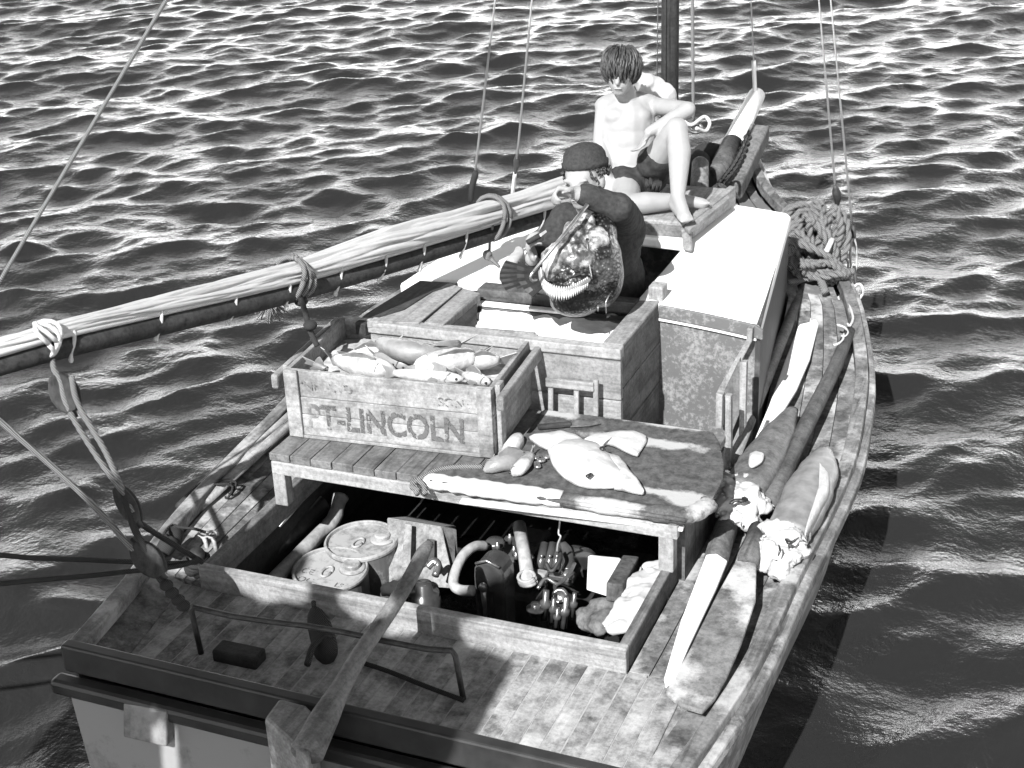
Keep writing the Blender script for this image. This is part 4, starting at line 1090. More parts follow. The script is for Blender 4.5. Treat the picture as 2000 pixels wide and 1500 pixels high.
def fish(label, pts, w, h, mat, tail=.07, up=(0, 0, 1), group=None, eye=True, name='fish', fins=True):
    """pts from snout to tail root"""
    c = curve(pts, 6); n = len(c); rads = []
    for i in range(n):
        f = i / (n - 1)
        s = (math.sin(math.pi * min(1, f * .80 + .06)) ** .65) * (1 - .30 * f)
        if f < .1: s *= .55 + 4.5 * f
        rads.append((max(w * .5 * s * random.uniform(.95, 1.05), .005), max(h * .5 * s * random.uniform(.95, 1.05), .006)))
    r = thing(name, label, 'fish', pts[0], group)
    MB().loft(loft_along(c, rads, up, 14)).build('body', mat, r, True)
    t = (c[-1] - c[-3]).normalized(); u = V(up); u = (u - t * u.dot(t)).normalized(); s = t.cross(u)
    e = c[-1]
    MB().slab([e - u * .012 - t * .01, e + t * tail * .9 - u * h * .5, e + t * tail * .65, e + t * tail + u * h * .5, e + u * .012 - t * .01], .004, s).build('tail_fin', MAT['fish_grey'], r, bevel=.0015)
    if fins:
        top = [c[int(n * f)] + u * rads[int(n * f)][1] * .85 for f in (.3, .45, .6, .78)]
        MB().slab(top + [top[3] + u * .012, top[2] + u * .03, top[1] + u * .038, top[0] + u * .022], .004, s).build('dorsal_fin', MAT['fish_grey'], r, bevel=.0015)
    k = int(n * .24); gp = []
    for a in (-1.0, -.5, 0, .5, 1.0, 1.4):
        gp.append(c[k] - t * (.012 * abs(a)) + s * -math.cos(a) * rads[k][0] * 1.0 + u * math.sin(a) * rads[k][1] * 1.0)
    MB().tube(gp, [.001, .002, .0022, .0022, .002, .001], 5).build('gill', MAT['fish_grey'], r, True)
    k = int(n * .34); p0 = c[k] + s * -rads[k][0] * .97
    MB().slab([p0, p0 + t * .03 - u * .014 - s * .012, p0 + t * .038 + u * .004 - s * .016, p0 + t * .026 + u * .014 - s * .010], .003, s).build('pectoral_fin', MAT['fish_grey'], r)
    if eye:
        k = int(n * .1)
        MB().ell(c[k] + s * -rads[k][0] * .85 + u * rads[k][1] * .25, (.0055, .0055, .0055)).ell(c[k] + s * rads[k][0] * .85 + u * rads[k][1] * .25, (.0055, .0055, .0055)).build('eye', MAT['eye'], r, True)
    return r
fl = V((.25, -.75, .6)); GF = 'fish in the crate'
fish('largest pale fish lying along the front of the crate, tail to the left', [P(772, 724, .545), P(715, 716, .545), P(655, 702, .535)], .10, .11, MAT['fish'], .05, (0, -.5, 1), GF)
fish('slim pale fish at the back left of the crate', [P(760, 690, .53), P(720, 688, .53), P(680, 695, .525)], .06, .07, MAT['fish'], .04, (0, -.5, 1), GF)
fish('grey scaly fish raised at the back of the crate with its snout to the left', [P(738, 668, .56), P(785, 684, .59), P(838, 690, .59), P(892, 674, .58)], .10, .15, MAT['fish_grey'], .05, (.2, -1, .5), GF)
fish('broad pale fish in the middle right of the crate', [P(805, 722, .56), P(850, 712, .575), P(905, 703, .57), P(925, 700, .565)], .11, .15, MAT['fish'], .05, (.2, -.7, .8), GF)
fish('grey fish wedged low between the two pale ones', [P(800, 715, .53), P(765, 705, .53), P(735, 695, .53)], .08, .09, MAT['fish_grey'], .04, (0, -.5, 1), GF)
fish('pale fish with a frayed tail against the right end of the crate', [P(900, 708, .56), P(940, 704, .56), P(975, 702, .555)], .08, .09, MAT['fish'], .06, (0, -.6, .8), GF)
fish('pale fish lying flat along the inside of the front board', [P(905, 740, .55), P(840, 735, .55), P(770, 728, .55)], .07, .06, MAT['fish'], .05, (0, 0, 1), GF)
fish('small pale fish at the front right corner of the crate', [P(958, 748, .555), P(930, 738, .555), P(905, 732, .55)], .05, .06, MAT['fish'], .04, (0, -.3, 1), GF)
fish('thin dark tail-up fish in the left corner of the crate', [P(640, 722, .545), P(625, 716, .55), P(612, 711, .555)], .03, .035, MAT['fish_grey'], .05, (0, -.3, 1), GF)
mb = MB(); n = 16
mb.loft([[cp(.02 + (Lc - .04) * j / n, .022 + (Wc - .03) * i / n, .492 + .02 * mnoise.noise(V((j * .5, i * .6, 3)))) for j in range(n + 1)] for i in range(n + 1)], False, False)
o = mb.build('fish_layer', MAT['fish'], None, True); tag(o, 'pale mass of smaller fish filling the crate under the top layer', 'fish'); o['kind'] = 'stuff'

# ---- on the canvas: filleted fish, heads, knife
def flap(name, pxs, z, th, mat, label, cat, seed=1, hump=.03):
    """a soft flat piece with its outline given, domed and uneven"""
    pts = [P(a, b, z) for a, b in pxs]
    cen = sum(pts, V((0, 0, 0))) / len(pts)
    ring = curve(pts + [pts[0]], 6)[:-1]; rings = []
    for f, hh in ((1.0, -.004), (.985, th * .6), (.94, th), (.8, th + hump * .55), (.55, th + hump * .9), (.28, th + hump), (.03, th + hump)):
        rr_ = []
        for p in ring:
            q = cen + (p - cen) * f
            q.z = z + hh + (.008 * mnoise.fractal(q * 14 + V((seed, 0, 0)), 1, 2, 3) if hh > 0 else 0)
            rr_.append(q)
        rings.append(rr_)
    o = MB().loft(rings).build(name, mat, None, True)
    return tag(o, label, cat)
sf = thing('split_fish', 'large white split fish spread open on the dark canvas', 'fish', P(1160, 910, .32))
def part(o, nm, par):
    for k in ('label', 'category', 'group'):
        if k in o: del o[k]
    o.name = nm; o.parent = par; o.location = -wloc(par); return o
part(flap('body', [(1068, 878), (1100, 866), (1140, 864), (1178, 880), (1210, 915), (1228, 945), (1190, 953), (1140, 951), (1105, 935), (1080, 910)], .324, .014, MAT['flesh'], '', '', 2, .035), 'body', sf)
part(flap('flank', [(1170, 880), (1205, 893), (1232, 925), (1258, 963), (1215, 957), (1198, 952), (1208, 930)], .326, .012, MAT['fish'], '', '', 5, .016), 'flank', sf)
part(flap('fin', [(1032, 856), (1060, 852), (1105, 848), (1140, 862), (1120, 880), (1085, 882), (1055, 872)], .325, .012, MAT['flesh'], '', '', 7, .02), 'fin', sf)
part(flap('fin', [(1140, 860), (1165, 851), (1258, 851), (1250, 882), (1238, 889), (1190, 868), (1172, 873)], .325, .010, MAT['flesh'], '', '', 9, .012), 'fin', sf)
mb = MB(); mb.ell(P(1177, 876, .36), (.012, .012, .008)); mb.bar(P(1146, 931, .368), P(1156, 926, .368), .012, .008)
mb.build('cut', MAT['eye'], sf, True)
fish('gutted fish head lying mouth up at the front edge of the thwart', [P(945, 920, .325), P(975, 905, .34), P(1010, 900, .33), P(1036, 888, .32)], .085, .07, MAT['fish_grey'], .02, (0, -.4, 1), 'fish scraps', True)
fish('pale open fish head beside the gutted one', [P(1000, 928, .325), P(1020, 910, .34), P(1038, 888, .325)], .06, .06, MAT['fish'], .02, (0, -.4, 1), 'fish scraps', True, fins=False)
flap('fish_scrap', [(980, 884), (1000, 862), (1018, 856), (1024, 866), (1012, 884), (990, 890)], .315, .02, MAT['fish'], 'oval pale fish scrap at the right foot of the crate', 'fish', 11, .02)
mb = MB(); rng = random.Random(8)
for i in range(9):
    mb.ell(P(1045 + rng.uniform(0, 22), 888 + rng.uniform(0, 24), .322), (.014, .012, .008), None, 8, 6)
obj('fish_guts', mb, MAT['steel'], 'small glistening fish guts beside the split fish', 'fish')
kn = thing('knife', 'broad knife with a dark handle lying at the back edge of the thwart', 'knife', P(1110, 828, .32))
MB().slab([P(1113, 825, .322), P(1118, 820, .322), P(1168, 822, .322), P(1173, 826, .322), P(1150, 831, .322), P(1114, 833, .322)], .005).build('blade', MAT['steel'], kn, bevel=.001)
MB().bar(P(1050, 834, .325), P(1116, 828, .325), .022, .018).build('handle', MAT['dark_x'], kn, bevel=.005)
mb = MB().tube(curve([P(818, 958, .30), P(805, 948, .30), P(830, 930, .312), P(860, 917, .315), P(900, 912, .315), P(945, 912, .315)], 6), .010, 7)
mb.tube(curve([P(815, 965, .29), P(806, 940, .305), P(826, 945, .30), P(830, 965, .285)], 5), .010, 6)
obj('rope_scrap', mb, MAT['rope_grey'], 'frayed rope end knotted at the front edge of the thwart', 'rope')

# ---- starboard side deck: oars, poles, sharks
def sd(px, py, z): return P(px, py, z)
obj('pole', MB().tube([sd(1572, 553, .13), sd(1500, 730, .12), sd(1428, 908, .10)], [.024, .027, .028], 12), MAT['pale_y'], 'long pale pole lying along the cabin side from the rope heap', 'pole', True, 0, 'poles on the starboard deck')
obj('pole', MB().tube([sd(1535, 560, .10), sd(1486, 700, .09), sd(1446, 820, .08)], [.014, .016, .017], 10), MAT['grey_y'], 'thin grey pole squeezed between the cabin side and the pale pole', 'pole', True, 0, 'poles on the starboard deck')
def oar(label, blade, shaft, mats, z=.09, sleeve=None):
    r = thing('oar', label, 'oar', blade[0], 'oars on the starboard deck')
    MB().slab(blade, .018).build('blade', mats[0], r, bevel=.006)
    if shaft: MB().tube(shaft[:-1], shaft[-1], 12).build('shaft', mats[1], r, True)
    if sleeve: MB().tube(sleeve[:-1], sleeve[-1], 12).build('leather', MAT['brown_y'], r, True)
    return r
oar('oar with a clean white blade lying beside the pale pole', [sd(1566, 618, .12), sd(1594, 622, .12), sd(1599, 632, .12), sd(1582, 700, .12), sd(1556, 760, .12), sd(1522, 815, .12), sd(1486, 868, .12), sd(1464, 880, .12), sd(1502, 790, .12), sd(1534, 700, .12)],
    [sd(1500, 830, .10), sd(1440, 960, .10), .022], (MAT['white'], MAT['white']))
oar('oar with a white loom and dark leather running down to the stern', [sd(1379, 1082, .095), sd(1400, 1080, .095), sd(1421, 1094, .095), sd(1398, 1150, .092), sd(1345, 1262, .088), sd(1318, 1325, .084), sd(1300, 1338, .083), sd(1297, 1322, .083), sd(1330, 1210, .09)],
    None, (MAT['white'], MAT['white']), sleeve=[sd(1426, 1008, .075), sd(1412, 1050, .073), sd(1398, 1094, .07), .042])
oar('oar with a wide weathered grey blade at the lower right', [sd(1440, 1088, .11), sd(1478, 1092, .11), sd(1476, 1170, .10), sd(1448, 1255, .09), sd(1420, 1320, .08), sd(1398, 1362, .075), sd(1372, 1388, .075), sd(1330, 1376, .075), sd(1300, 1350, .075), sd(1345, 1270, .085), sd(1400, 1160, .10)],
    [sd(1482, 1035, .11), sd(1460, 1100, .105), .036], (MAT['sidedeck'], MAT['brown_y']))
obj('pole', MB().tube([sd(1660, 648, .15), sd(1630, 720, .14), sd(1590, 800, .13), sd(1550, 880, .11), sd(1530, 930, .10), sd(1500, 985, .10)], [.026, .030, .033, .034, .036, .034], 12), MAT['brown_y'], 'thick brown spar lying outboard of the sharks', 'spar', True, 0, 'poles on the starboard deck')

def shark(label, pts, rad, endc, endl, mat, seed):
    r = thing('shark_carcass', label, 'shark', pts[-1], 'sharks on the side deck')
    c = curve([P(*p) for p in pts], 6)
    rr_ = np.interp(np.linspace(0, 1, len(c)), np.linspace(0, 1, len(rad)), rad)
    rings = loft_along(c, [(q, q * .66) for q in rr_], (0, 0, 1), 18)
    for i, rg in enumerate(rings):
        for j, p in enumerate(rg): rg[j] = p + (p - c[i]) * .10 * mnoise.fractal(p * 12 + V((seed, 0, 0)), 1, 2, 3)
    MB().loft(rings).build('body', mat, r, True)
    mb = MB()
    for px, py, z, a in endl: mb.ell(P(px, py, z), (a * 1.18, a * 1.18, a * .8))
    blob('cut_flesh', mb, MAT['flesh'], r, .007, 3, .020, 24)
    return r
s1 = shark('headless grey shark with a broad white cut end, inboard of the two', [(1548, 800, .13), (1525, 840, .13), (1495, 890, .12), (1465, 940, .12), (1446, 965, .12)], [.022, .060, .082, .090, .082], None,
      [(1430, 952, .13, .062), (1450, 975, .13, .07), (1425, 985, .12, .055), (1475, 985, .12, .05), (1455, 1000, .11, .05), (1428, 1015, .10, .035), (1470, 1018, .09, .03), (1450, 1022, .09, .03), (1416, 965, .12, .045)], MAT['shark'], 1)
flap('cut', [(1464, 888), (1478, 884), (1492, 888), (1488, 902), (1472, 912), (1462, 908)], .19, .004, MAT['flesh'], 'white oval scrap lying on the back of the inboard shark', 'fish', 3, .01)
bpy.context.scene.collection.objects[-1].name = 'fish_scrap' if False else bpy.context.scene.collection.objects[-1].name
MB().bar(P(1452, 976, .185), P(1458, 974, .185), .02, .01).build('wound', MAT['fin'], s1)
MB().tube(curve([P(1425, 984, .172), P(1437, 977, .182), P(1450, 978, .184), P(1460, 976, .182)], 4), [.002, .006, .007, .006, .007, .006, .007, .008, .007, .006, .004, .003, .002], 6, True, .5).build('wound', MAT['fin'], s1, True)
s2 = shark('ribbed pale shark with a ragged white cut end, nearer the rail', [(1612, 880, .13), (1600, 915, .13), (1580, 960, .13), (1558, 1010, .12), (1540, 1045, .12)], [.028, .072, .088, .088, .076], None,
      [(1520, 1040, .13, .055), (1535, 1060, .12, .055), (1510, 1065, .12, .05), (1530, 1085, .11, .05), (1555, 1065, .12, .035), (1563, 1075, .11, .028), (1505, 1090, .10, .03), (1525, 1105, .09, .038), (1520, 1118, .08, .03), (1492, 1104, .08, .022)], MAT['fish_grey'], 2)
MB().tube(curve([P(1533, 1052, .185), P(1542, 1060, .185), P(1552, 1056, .18), P(1560, 1050, .17)], 4), [.002, .004, .006, .008, .007, .006, .006, .005, .006, .005, .004, .003, .002], 6, True, .6).tube([P(1521, 1064, .19), P(1524, 1074, .18), P(1520, 1086, .165)], [.002, .005, .002], 6).build('wound', MAT['eye'], s2, True)
flap('belly_flap', [(1600, 905), (1618, 930), (1620, 965), (1602, 1000), (1580, 1040), (1572, 1045), (1590, 990), (1600, 950)], .15, .02, MAT['flesh'], 'white strip of belly along the outer side of the ribbed shark', 'fish', 6, .02)

# ---- heap of rope by the starboard shrouds
RK = 1.25
rh = thing('rope_coil', 'tangled heap of thick grey rope by the starboard shrouds', 'rope', PD(1590, 500, 7.7))
rng = random.Random(21)
def hank(cx, cy, D, L, w, ang, n, r=.019):
    L *= RK; w *= RK; D -= .42; L *= .95
    for k in range(n):
        u = AX_R * math.cos(ang) + AX_U * math.sin(ang); v = -AX_R * math.sin(ang) + AX_U * math.cos(ang)
        c = PD(cx + rng.uniform(-6, 6), cy + rng.uniform(-6, 6), D + rng.uniform(-.05, .05))
        ww = w * (.25 + .75 * (k + 1) / n); ll = L * rng.uniform(.85, 1.05)
        pts = [c + u * ll * math.cos(a) + v * ww * math.sin(a) - AX_F * (.03 * math.cos(2 * a + k)) + V((0, 0, .012 * math.sin(3 * a + k))) for a in [2 * math.pi * q / 20 for q in range(21)]]
        # two-strand twist so that the lay of the rope reads
        tw = curve(pts, 3); n2 = len(tw)
        for s_ in (0, math.pi):
            strand = []
            for i, p in enumerate(tw):
                t = (tw[min(i + 1, n2 - 1)] - tw[max(i - 1, 0)]).normalized(); x = t.orthogonal().normalized(); y = t.cross(x)
                strand.append(p + (x * math.cos(i * .9 + s_) + y * math.sin(i * .9 + s_)) * r * .5)
            MBH.tube(strand, r * .62, 6, False)
for args in ((1570, 465, 7.75, .12, .07, .9, 5), (1600, 480, 7.7, .13, .06, 2.0, 5), (1560, 430, 7.85, .10, .06, .5, 4), (1590, 510, 7.55, .12, .05, 2.6, 4), (1625, 470, 7.7, .12, .05, 1.4, 4), (1555, 500, 7.65, .08, .05, 1.8, 3), (1610, 530, 7.5, .10, .03, 3.0, 3)):
    MBH = MB(); hank(*args); MBH.build('hank', MAT['rope_grey'], rh, True)
MB().tube(curve([PD(1540, 552, 7.17), PD(1560, 548, 7.17), PD(1588, 535, 7.14), PD(1602, 530, 7.12), (PD(1640, 532, 7.14)), PD(1668, 530, 7.14)], 5), .018, 8).build('tail', MAT['rope_grey'], rh, True)
MB().tube(curve([PD(1596, 530, 7.14), PD(1604, 550, 7.10), PD(1612, 572, 7.04)], 5), .020, 8).build('tail', MAT['rope_grey'], rh, True)
MB().tube(curve([PD(1590, 535, 7.14), PD(1612, 495, 7.17), PD(1625, 468, 7.22)], 5), .014, 8).build('tail', MAT['rope_pale'], rh, True)
MB().tube(curve([PD(1590, 540, 7.14), PD(1560, 500, 7.22), PD(1542, 475, 7.27)], 5), .014, 8).build('tail', MAT['rope_grey'], rh, True)
# cord from the shroud foot along the deck
mb = MB().tube(curve([PD(1640, 575, 7.3), PD(1632, 620, 7.15), PD(1615, 690, 6.9), PD(1602, 740, 6.7), P(1592, 768, .12)], 6), [.010] * 6 + [.008] * 19, 7)
mb.ell(PD(1640, 580, 7.3), (.03, .03, .035)); mb.ell(PD(1634, 600, 7.22), (.02, .02, .03))
obj('trailing_cord', mb, MAT['rope_pale'], 'white cord knotted at the shroud foot and trailing over the side deck', 'cord')
for k, (pts, lab) in enumerate(((((1635, 634), (1650, 640), (1656, 650), (1650, 658), (1644, 656)), 'upper white fish hook on the side deck'), (((1648, 652), (1646, 664), (1636, 672), (1628, 674)), 'lower white fish hook on the side deck'), (((1655, 590), (1662, 605), (1666, 622), (1660, 636), (1655, 632)), 'thin ring of wire at the foot of the shrouds'))):
    obj('fish_hook' if k < 2 else 'wire_ring', MB().tube(curve([P(a, b, .17) for a, b in pts], 5), .006, 6), MAT['cloth_pale'], lab, 'hook' if k < 2 else 'wire', True, 0, 'hooks on the side deck' if k < 2 else None)

# ================================================================== PEOPLE
def frame(fwd, up):
    f = V(fwd).normalized(); u = V(up); u = (u - f * u.dot(f)).normalized(); r = f.cross(u)     # r = the person's right hand side
    return f, u, r
def head(mb, c, fwd, up, s=1.0):
    """skull, face, jaw, nose, lips, ears around the centre c; s = 1 is a head 0.23 m high"""
    f, u, r = frame(fwd, up); c = V(c)
    rot = Matrix((r, f, u)).transposed()
    def q(x, y, z): return c + (r * x + f * y + u * z) * s
    mb.ell(q(0, -.012, .030), (.074 * s, .092 * s, .083 * s), rot)           # cranium
    mb.ell(q(0, .022, -.020), (.062 * s, .066 * s, .085 * s), rot)           # face
    mb.ell(q(0, .038, -.078), (.036 * s, .040 * s, .030 * s), rot)           # jaw and chin
    for sg in (-1, 1):
        mb.ell(q(sg * .034, .060, -.022), (.022 * s, .018 * s, .020 * s), rot)   # cheek
        mb.ell(q(sg * .030, .076, .016), (.026 * s, .012 * s, .008 * s), rot)    # brow
        mb.ell(q(sg * .076, -.012, -.006), (.010 * s, .022 * s, .032 * s), rot)  # ear
    mb.cone(q(0, .084, .006), q(0, .104, -.028), .010 * s, .014 * s)          # nose
    mb.ell(q(0, .082, -.053), (.024 * s, .012 * s, .008 * s), rot)
    mb.ell(q(0, .080, -.064), (.020 * s, .012 * s, .008 * s), rot)
    return q, rot
def face_parts(q, rot, s, par, lid=.85):
    for sg in (-1, 1):
        MB().ell(q(sg * .031, .0735, -.001), (.013 * s, .009 * s, .006 * s), rot).build('eye', MAT['eye'], par, True)
    MB().ell(q(0, .0915, -.0585), (.020 * s, .005 * s, .0022 * s), rot).build('mouth', MAT['lip'], par, True)
def hand(mb, w, d, n, s=1.0, curl=.5, side=1, spread=.16):
    """palm from the wrist w along d with palm normal n; five fingers of different length, each with two bends"""
    d = V(d).normalized(); n = V(n); n = (n - d * n.dot(d)).normalized(); x = d.cross(n) * side
    w = V(w)
    k = w + d * .075 * s
    for off in (-.024, -.008, .008, .024):
        mb.cone(w + x * off * .7 * s, k + x * off * s, .013 * s, .0115 * s, 10)
    for i, (off, L) in enumerate(((-.027, .060), (-.009, .074), (.009, .080), (.027, .072))):
        a = curl; p = k + x * off * s; dirv = (d + x * off * spread * 6).normalized()
        r = .0085 * s
        for j, seg in enumerate((.45, .32, .23)):
            dd = dirv * math.cos(a) + n * math.sin(a)
            e = p + dd * L * seg * s
            mb.cone(p, e, r, r * .92, 8); p = e; r *= .92; a += curl
    p = w + d * .022 * s + x * .024 * s                                       # the thumb leaves the side of the palm
    dd = (d * .55 + x * .75 + n * .35 * (.4 + curl)).normalized(); e = p + dd * .042 * s
    mb.cone(p, e, .012 * s, .0098 * s, 8)
    d2 = (d * .85 + x * .25 + n * .5 * curl).normalized(); mb.cone(e, e + d2 * .032 * s, .0095 * s, .008 * s, 8)
def locks(c, f, u, r, s, n, rx, ry, rz, back, length, seed, mat, par, name='hair', face=.25, low=-.35, lift=.012):
    """hair as many overlapping tapered locks combed from the crown"""
    rng = random.Random(seed); mb = MB()
    crown = V((0.0, -.25, 1)).normalized()
    for i in range(n):
        for _ in range(30):
            d = V((rng.gauss(0, 1), rng.gauss(0, 1), rng.gauss(0, 1))).normalized()
            if d.z > low and not (d.y > face and d.z < .36): break
        flow = (d - crown * d.dot(crown)); flow = flow.normalized() if flow.length > .05 else V((0, 1, 0))
        pts = []
        L = length * rng.uniform(.7, 1.25); e = d.copy(); up = lift * rng.uniform(.5, 1.8)
        for j in range(6):
            p = V((e.x * rx, e.y * ry, e.z * rz)) * (1 + up / .09 * math.sin(j / 5 * 2.4))
            pts.append(c + (r * p.x + f * p.y + u * p.z) * s)
            e = (e + (flow + V((rng.uniform(-.25, .25), rng.uniform(-.25, .25), -.25))) * L * .2).normalized()
            flow = (flow - e * flow.dot(e)).normalized()
        w = rng.uniform(.0045, .0075) * s
        mb.tube(pts, [w * .7, w * 1.1, w * 1.1, w, w * .7, w * .15], 6, True, .55)
    rot = Matrix((r, f, u)).transposed()
    mb.ell(c + (f * -.010 + u * .012) * s, (rx * .985 * s, (ry - .012) * .99 * s, (rz - .004) * s), rot)
    return mb.build(name, mat, par, True)

# ---------------------------------------------------------------- the boy on the cabin top
boy = thing('person', 'bare chested boy in dark trunks sitting on the cabin hatch with one knee drawn up', 'person', P(1260, 400, .66))
def B(px, py, D): return PD(px, py, D)
hipc = B(1240, 352, 6.86); 
pelR, pelL = B(1218, 352, 6.84), B(1268, 345, 6.86)
belly, chest, top = B(1232, 305, 6.84), B(1224, 240, 6.80), B(1224, 205, 6.82)
shR, shL = B(1181, 208, 6.82), B(1276, 207, 6.86)
neck0, neck1 = B(1226, 200, 6.83), B(1221, 172, 6.78)
hd = B(1213, 142, 6.72)
mb = MB()
rotc = Matrix((AX_R, AX_F, AX_U)).transposed()
mb.ell(hipc, (.125, .10, .085), rotc); mb.ell(belly, (.100, .074, .12), rotc); mb.ell(B(1225, 240, 6.83), (.118, .080, .120), rotc); mb.ell(B(1227, 268, 6.835), (.108, .077, .12), rotc); mb.ell(B(1226, 215, 6.85), (.125, .072, .075), rotc); mb.cone(B(1200, 225, 6.84), B(1214, 320, 6.85), .07, .07); mb.cone(B(1250, 225, 6.85), B(1250, 320, 6.86), .07, .07)
mb.ell(B(1204, 228, 6.80), (.058, .05, .045), rotc); mb.ell(B(1249, 228, 6.81), (.058, .05, .045), rotc)
mb.cone(shR, B(1200, 200, 6.84), .047, .05); mb.cone(shL, B(1248, 198, 6.85), .047, .05); mb.cone(B(1200, 200, 6.85), neck0, .048, .045); mb.cone(B(1250, 199, 6.86), neck0, .048, .045)
mb.cone(neck0, neck1, .046, .042)
f_h = -AX_F * .78 - AX_U * .34 - AX_R * .22; u_h = AX_U * .85 - AX_F * .25
q_h, r_h = head(mb, hd, f_h, u_h, .92)
# his right arm, straight down to the hatch
elR, wrR = B(1172, 275, 6.84), B(1186, 345, 6.76)
mb.cone(shR, elR, .043, .034); mb.cone(elR, B(1177, 300, 6.82), .034, .033); mb.cone(B(1177, 300, 6.82), wrR, .033, .023)
hand(mb, wrR, wrR - elR, AX_F, .85, .25, 1)
# his left arm: elbow resting out on the raised knee, forearm back across the body
elL, wrL = B(1343, 214, 6.66), B(1268, 258, 6.62)
mb.cone(shL, elL, .043, .036); mb.ell(elL, (.037, .037, .037)); mb.cone(elL, B(1315, 231, 6.64), .036, .034); mb.cone(B(1315, 231, 6.64), wrL, .034, .024)
hand(mb, wrL, B(1250, 292, 6.62) - wrL, -AX_F * .2 + AX_R * -.9, .85, .35, -1)
# left leg: knee up, foot flat on the hatch lid
knL, anL = B(1322, 252, 6.56), B(1324, 384, 6.50)
mb.cone(pelL, B(1290, 300, 6.70), .078, .066); mb.cone(B(1290, 300, 6.70), knL, .066, .052); mb.ell(knL, (.052, .052, .054)); mb.cone(knL, B(1327, 300, 6.54), .048, .053); mb.cone(B(1327, 300, 6.54), anL, .052, .032)
heel = B(1318, 398, 6.53); ball = B(1338, 424, 6.45)
mb.cone(anL, heel, .032, .031); mb.cone(heel, ball, .030, .030); mb.cone(anL, ball, .030, .027)
for k in range(5):
    t0 = ball + AX_R * (-.028 + k * .014); mb.cone(t0, t0 + (ball - heel).normalized() * (.036 - .004 * k), .0115 - .001 * k, .009 - .0008 * k, 8)
# right leg folded flat in front, shin across, foot beyond the left ankle
knR, anR = B(1222, 400, 6.62), B(1338, 392, 6.66)
mb.cone(pelR, B(1224, 380, 6.72), .078, .066); mb.cone(B(1224, 380, 6.72), knR, .066, .052); mb.ell(knR, (.052, .05, .05)); mb.cone(knR, B(1262, 396, 6.63), .048, .05); mb.cone(B(1262, 396, 6.63), anR, .05, .03)
mb.cone(anR, B(1372, 398, 6.66), .03, .026); mb.cone(anR, B(1336, 398, 6.68), .03, .03)
for k in range(5):
    t0 = B(1372, 398, 6.66) + AX_F * (-.024 + .012 * k); mb.cone(t0, t0 + AX_R * .026, .010, .008, 8)
blob('body', mb, MAT['skin'], boy, .0062, 7)
face_parts(q_h, r_h, .92, boy)
f_, u_, r_ = frame(f_h, u_h)
hair = locks(hd + u_ * .030 - f_ * .010, f_, u_, r_, .92, 430, .080, .100, .092, .4, 1.15, 4, MAT['hair'], boy, low=-.30, face=.20, lift=.015)
mb = MB(); rng = random.Random(12)                      # fringe falling over the brow
for i in range(26):
    x = rng.uniform(-.064, .064)
    pts = [q_h(x * .7, .062 - abs(x) * .2, .100), q_h(x * .9, .086 - abs(x) * .4, .078), q_h(x, .096 - abs(x) * .5, .048), q_h(x + rng.uniform(-.014, .014), .096 - abs(x) * .5, .038 + rng.uniform(-.014, .02))]
    mb.tube(curve(pts, 3), [.006, .007, .008, .008, .008, .007, .006, .005, .004, .0015], 6, True, .6)
mb.build('fringe', MAT['hair'], boy, True)
# swimming trunks over the hips and the top of the raised thigh
mb = MB()
mb.ell(hipc + AX_U * -.01, (.136, .112, .088), rotc); mb.cone(pelL, B(1284, 312, 6.73), .088, .078); mb.cone(pelR, B(1224, 366, 6.78), .086, .080)
mb.ell(B(1272, 318, 6.74), (.07, .06, .075), rotc)
blob('trunks', mb, MAT['trunks'], boy, .009, 3, .004)
mb = MB(); rng = random.Random(3)
for i in range(12):
    p = B(1262 + i * 2.6, 352 + rng.uniform(-4, 4), 6.70); mb.tube([p, p - AX_U * .02 - AX_F * .01, p - AX_U * rng.uniform(.03, .055) - AX_R * .006], [.006, .005, .0015], 5)
mb.build('fringe_hem', MAT['trunks'], boy, True)
# the pale bundle he sits against: the furled jib on the mast
mb = MB()
for px, py, D, r in ((1246, 152, 7.12, .045), (1262, 162, 7.14, .055), (1280, 172, 7.16, .058), (1298, 186, 7.18, .06), (1306, 200, 7.2, .045)): mb.ell(PD(px, py, D), (r, r, r * .9))
jb = blob('furled_jib', mb, MAT['sail'], None, .012, 3, .012, 16)
tag(jb, 'small white furled jib bundled against the foot of the mast behind the boy', 'sail')
mb = MB()
for px, py, D, rx in ((1200, 330, 7.1, .10), (1215, 300, 7.15, .09), (1235, 320, 7.15, .12), (1208, 355, 7.05, .12), (1250, 372, 7.02, .12)): mb.ell(PD(px, py, D), (rx, rx * .8, rx * .7))
cu = blob('canvas_bundle', mb, MAT['sail'], None, .014, 4, .012, 12)
tag(cu, 'bulky white canvas bundle on the cabin top behind the sitting boy', 'canvas')

# ---------------------------------------------------------------- the man in the companionway
man = thing('person', 'man in dark jersey and knitted cap standing in the hatch holding up a big fish', 'person', V((-.05, 2.0, -.5)))
mh = PD(1140, 354, 5.86)
fm = -AX_F * .85 - AX_U * .30 - AX_R * .45; um = AX_U * .80 - AX_F * .50 - AX_R * .22
mb = MB()
sML, sMR = PD(1222, 432, 6.02), PD(1105, 430, 6.06)
# torso, arms and legs are one skin; the jersey is worn over it
mb.ell(PD(1172, 470, 6.12), (.165, .115, .19), rotc); mb.ell(PD(1185, 560, 6.22), (.15, .115, .2), rotc); mb.ell(PD(1190, 640, 6.36), (.15, .11, .16), rotc)
mb.cone(PD(1165, 432, 6.05), PD(1148, 398, 5.94), .058, .053)
for sx in (-.09, .09):
    a = PD(1190, 650, 6.36) + V((sx, 0, 0)); k_ = a + V((0, -.02, -.36)); mb.cone(a, k_, .085, .06); mb.cone(k_, V((k_.x, k_.y + .03, -.46)), .058, .04); mb.cone(V((k_.x, k_.y + .03, -.5)), V((k_.x, k_.y - .13, -.52)), .04, .03)
qm, rm = head(mb, mh, fm, um, 1.0)
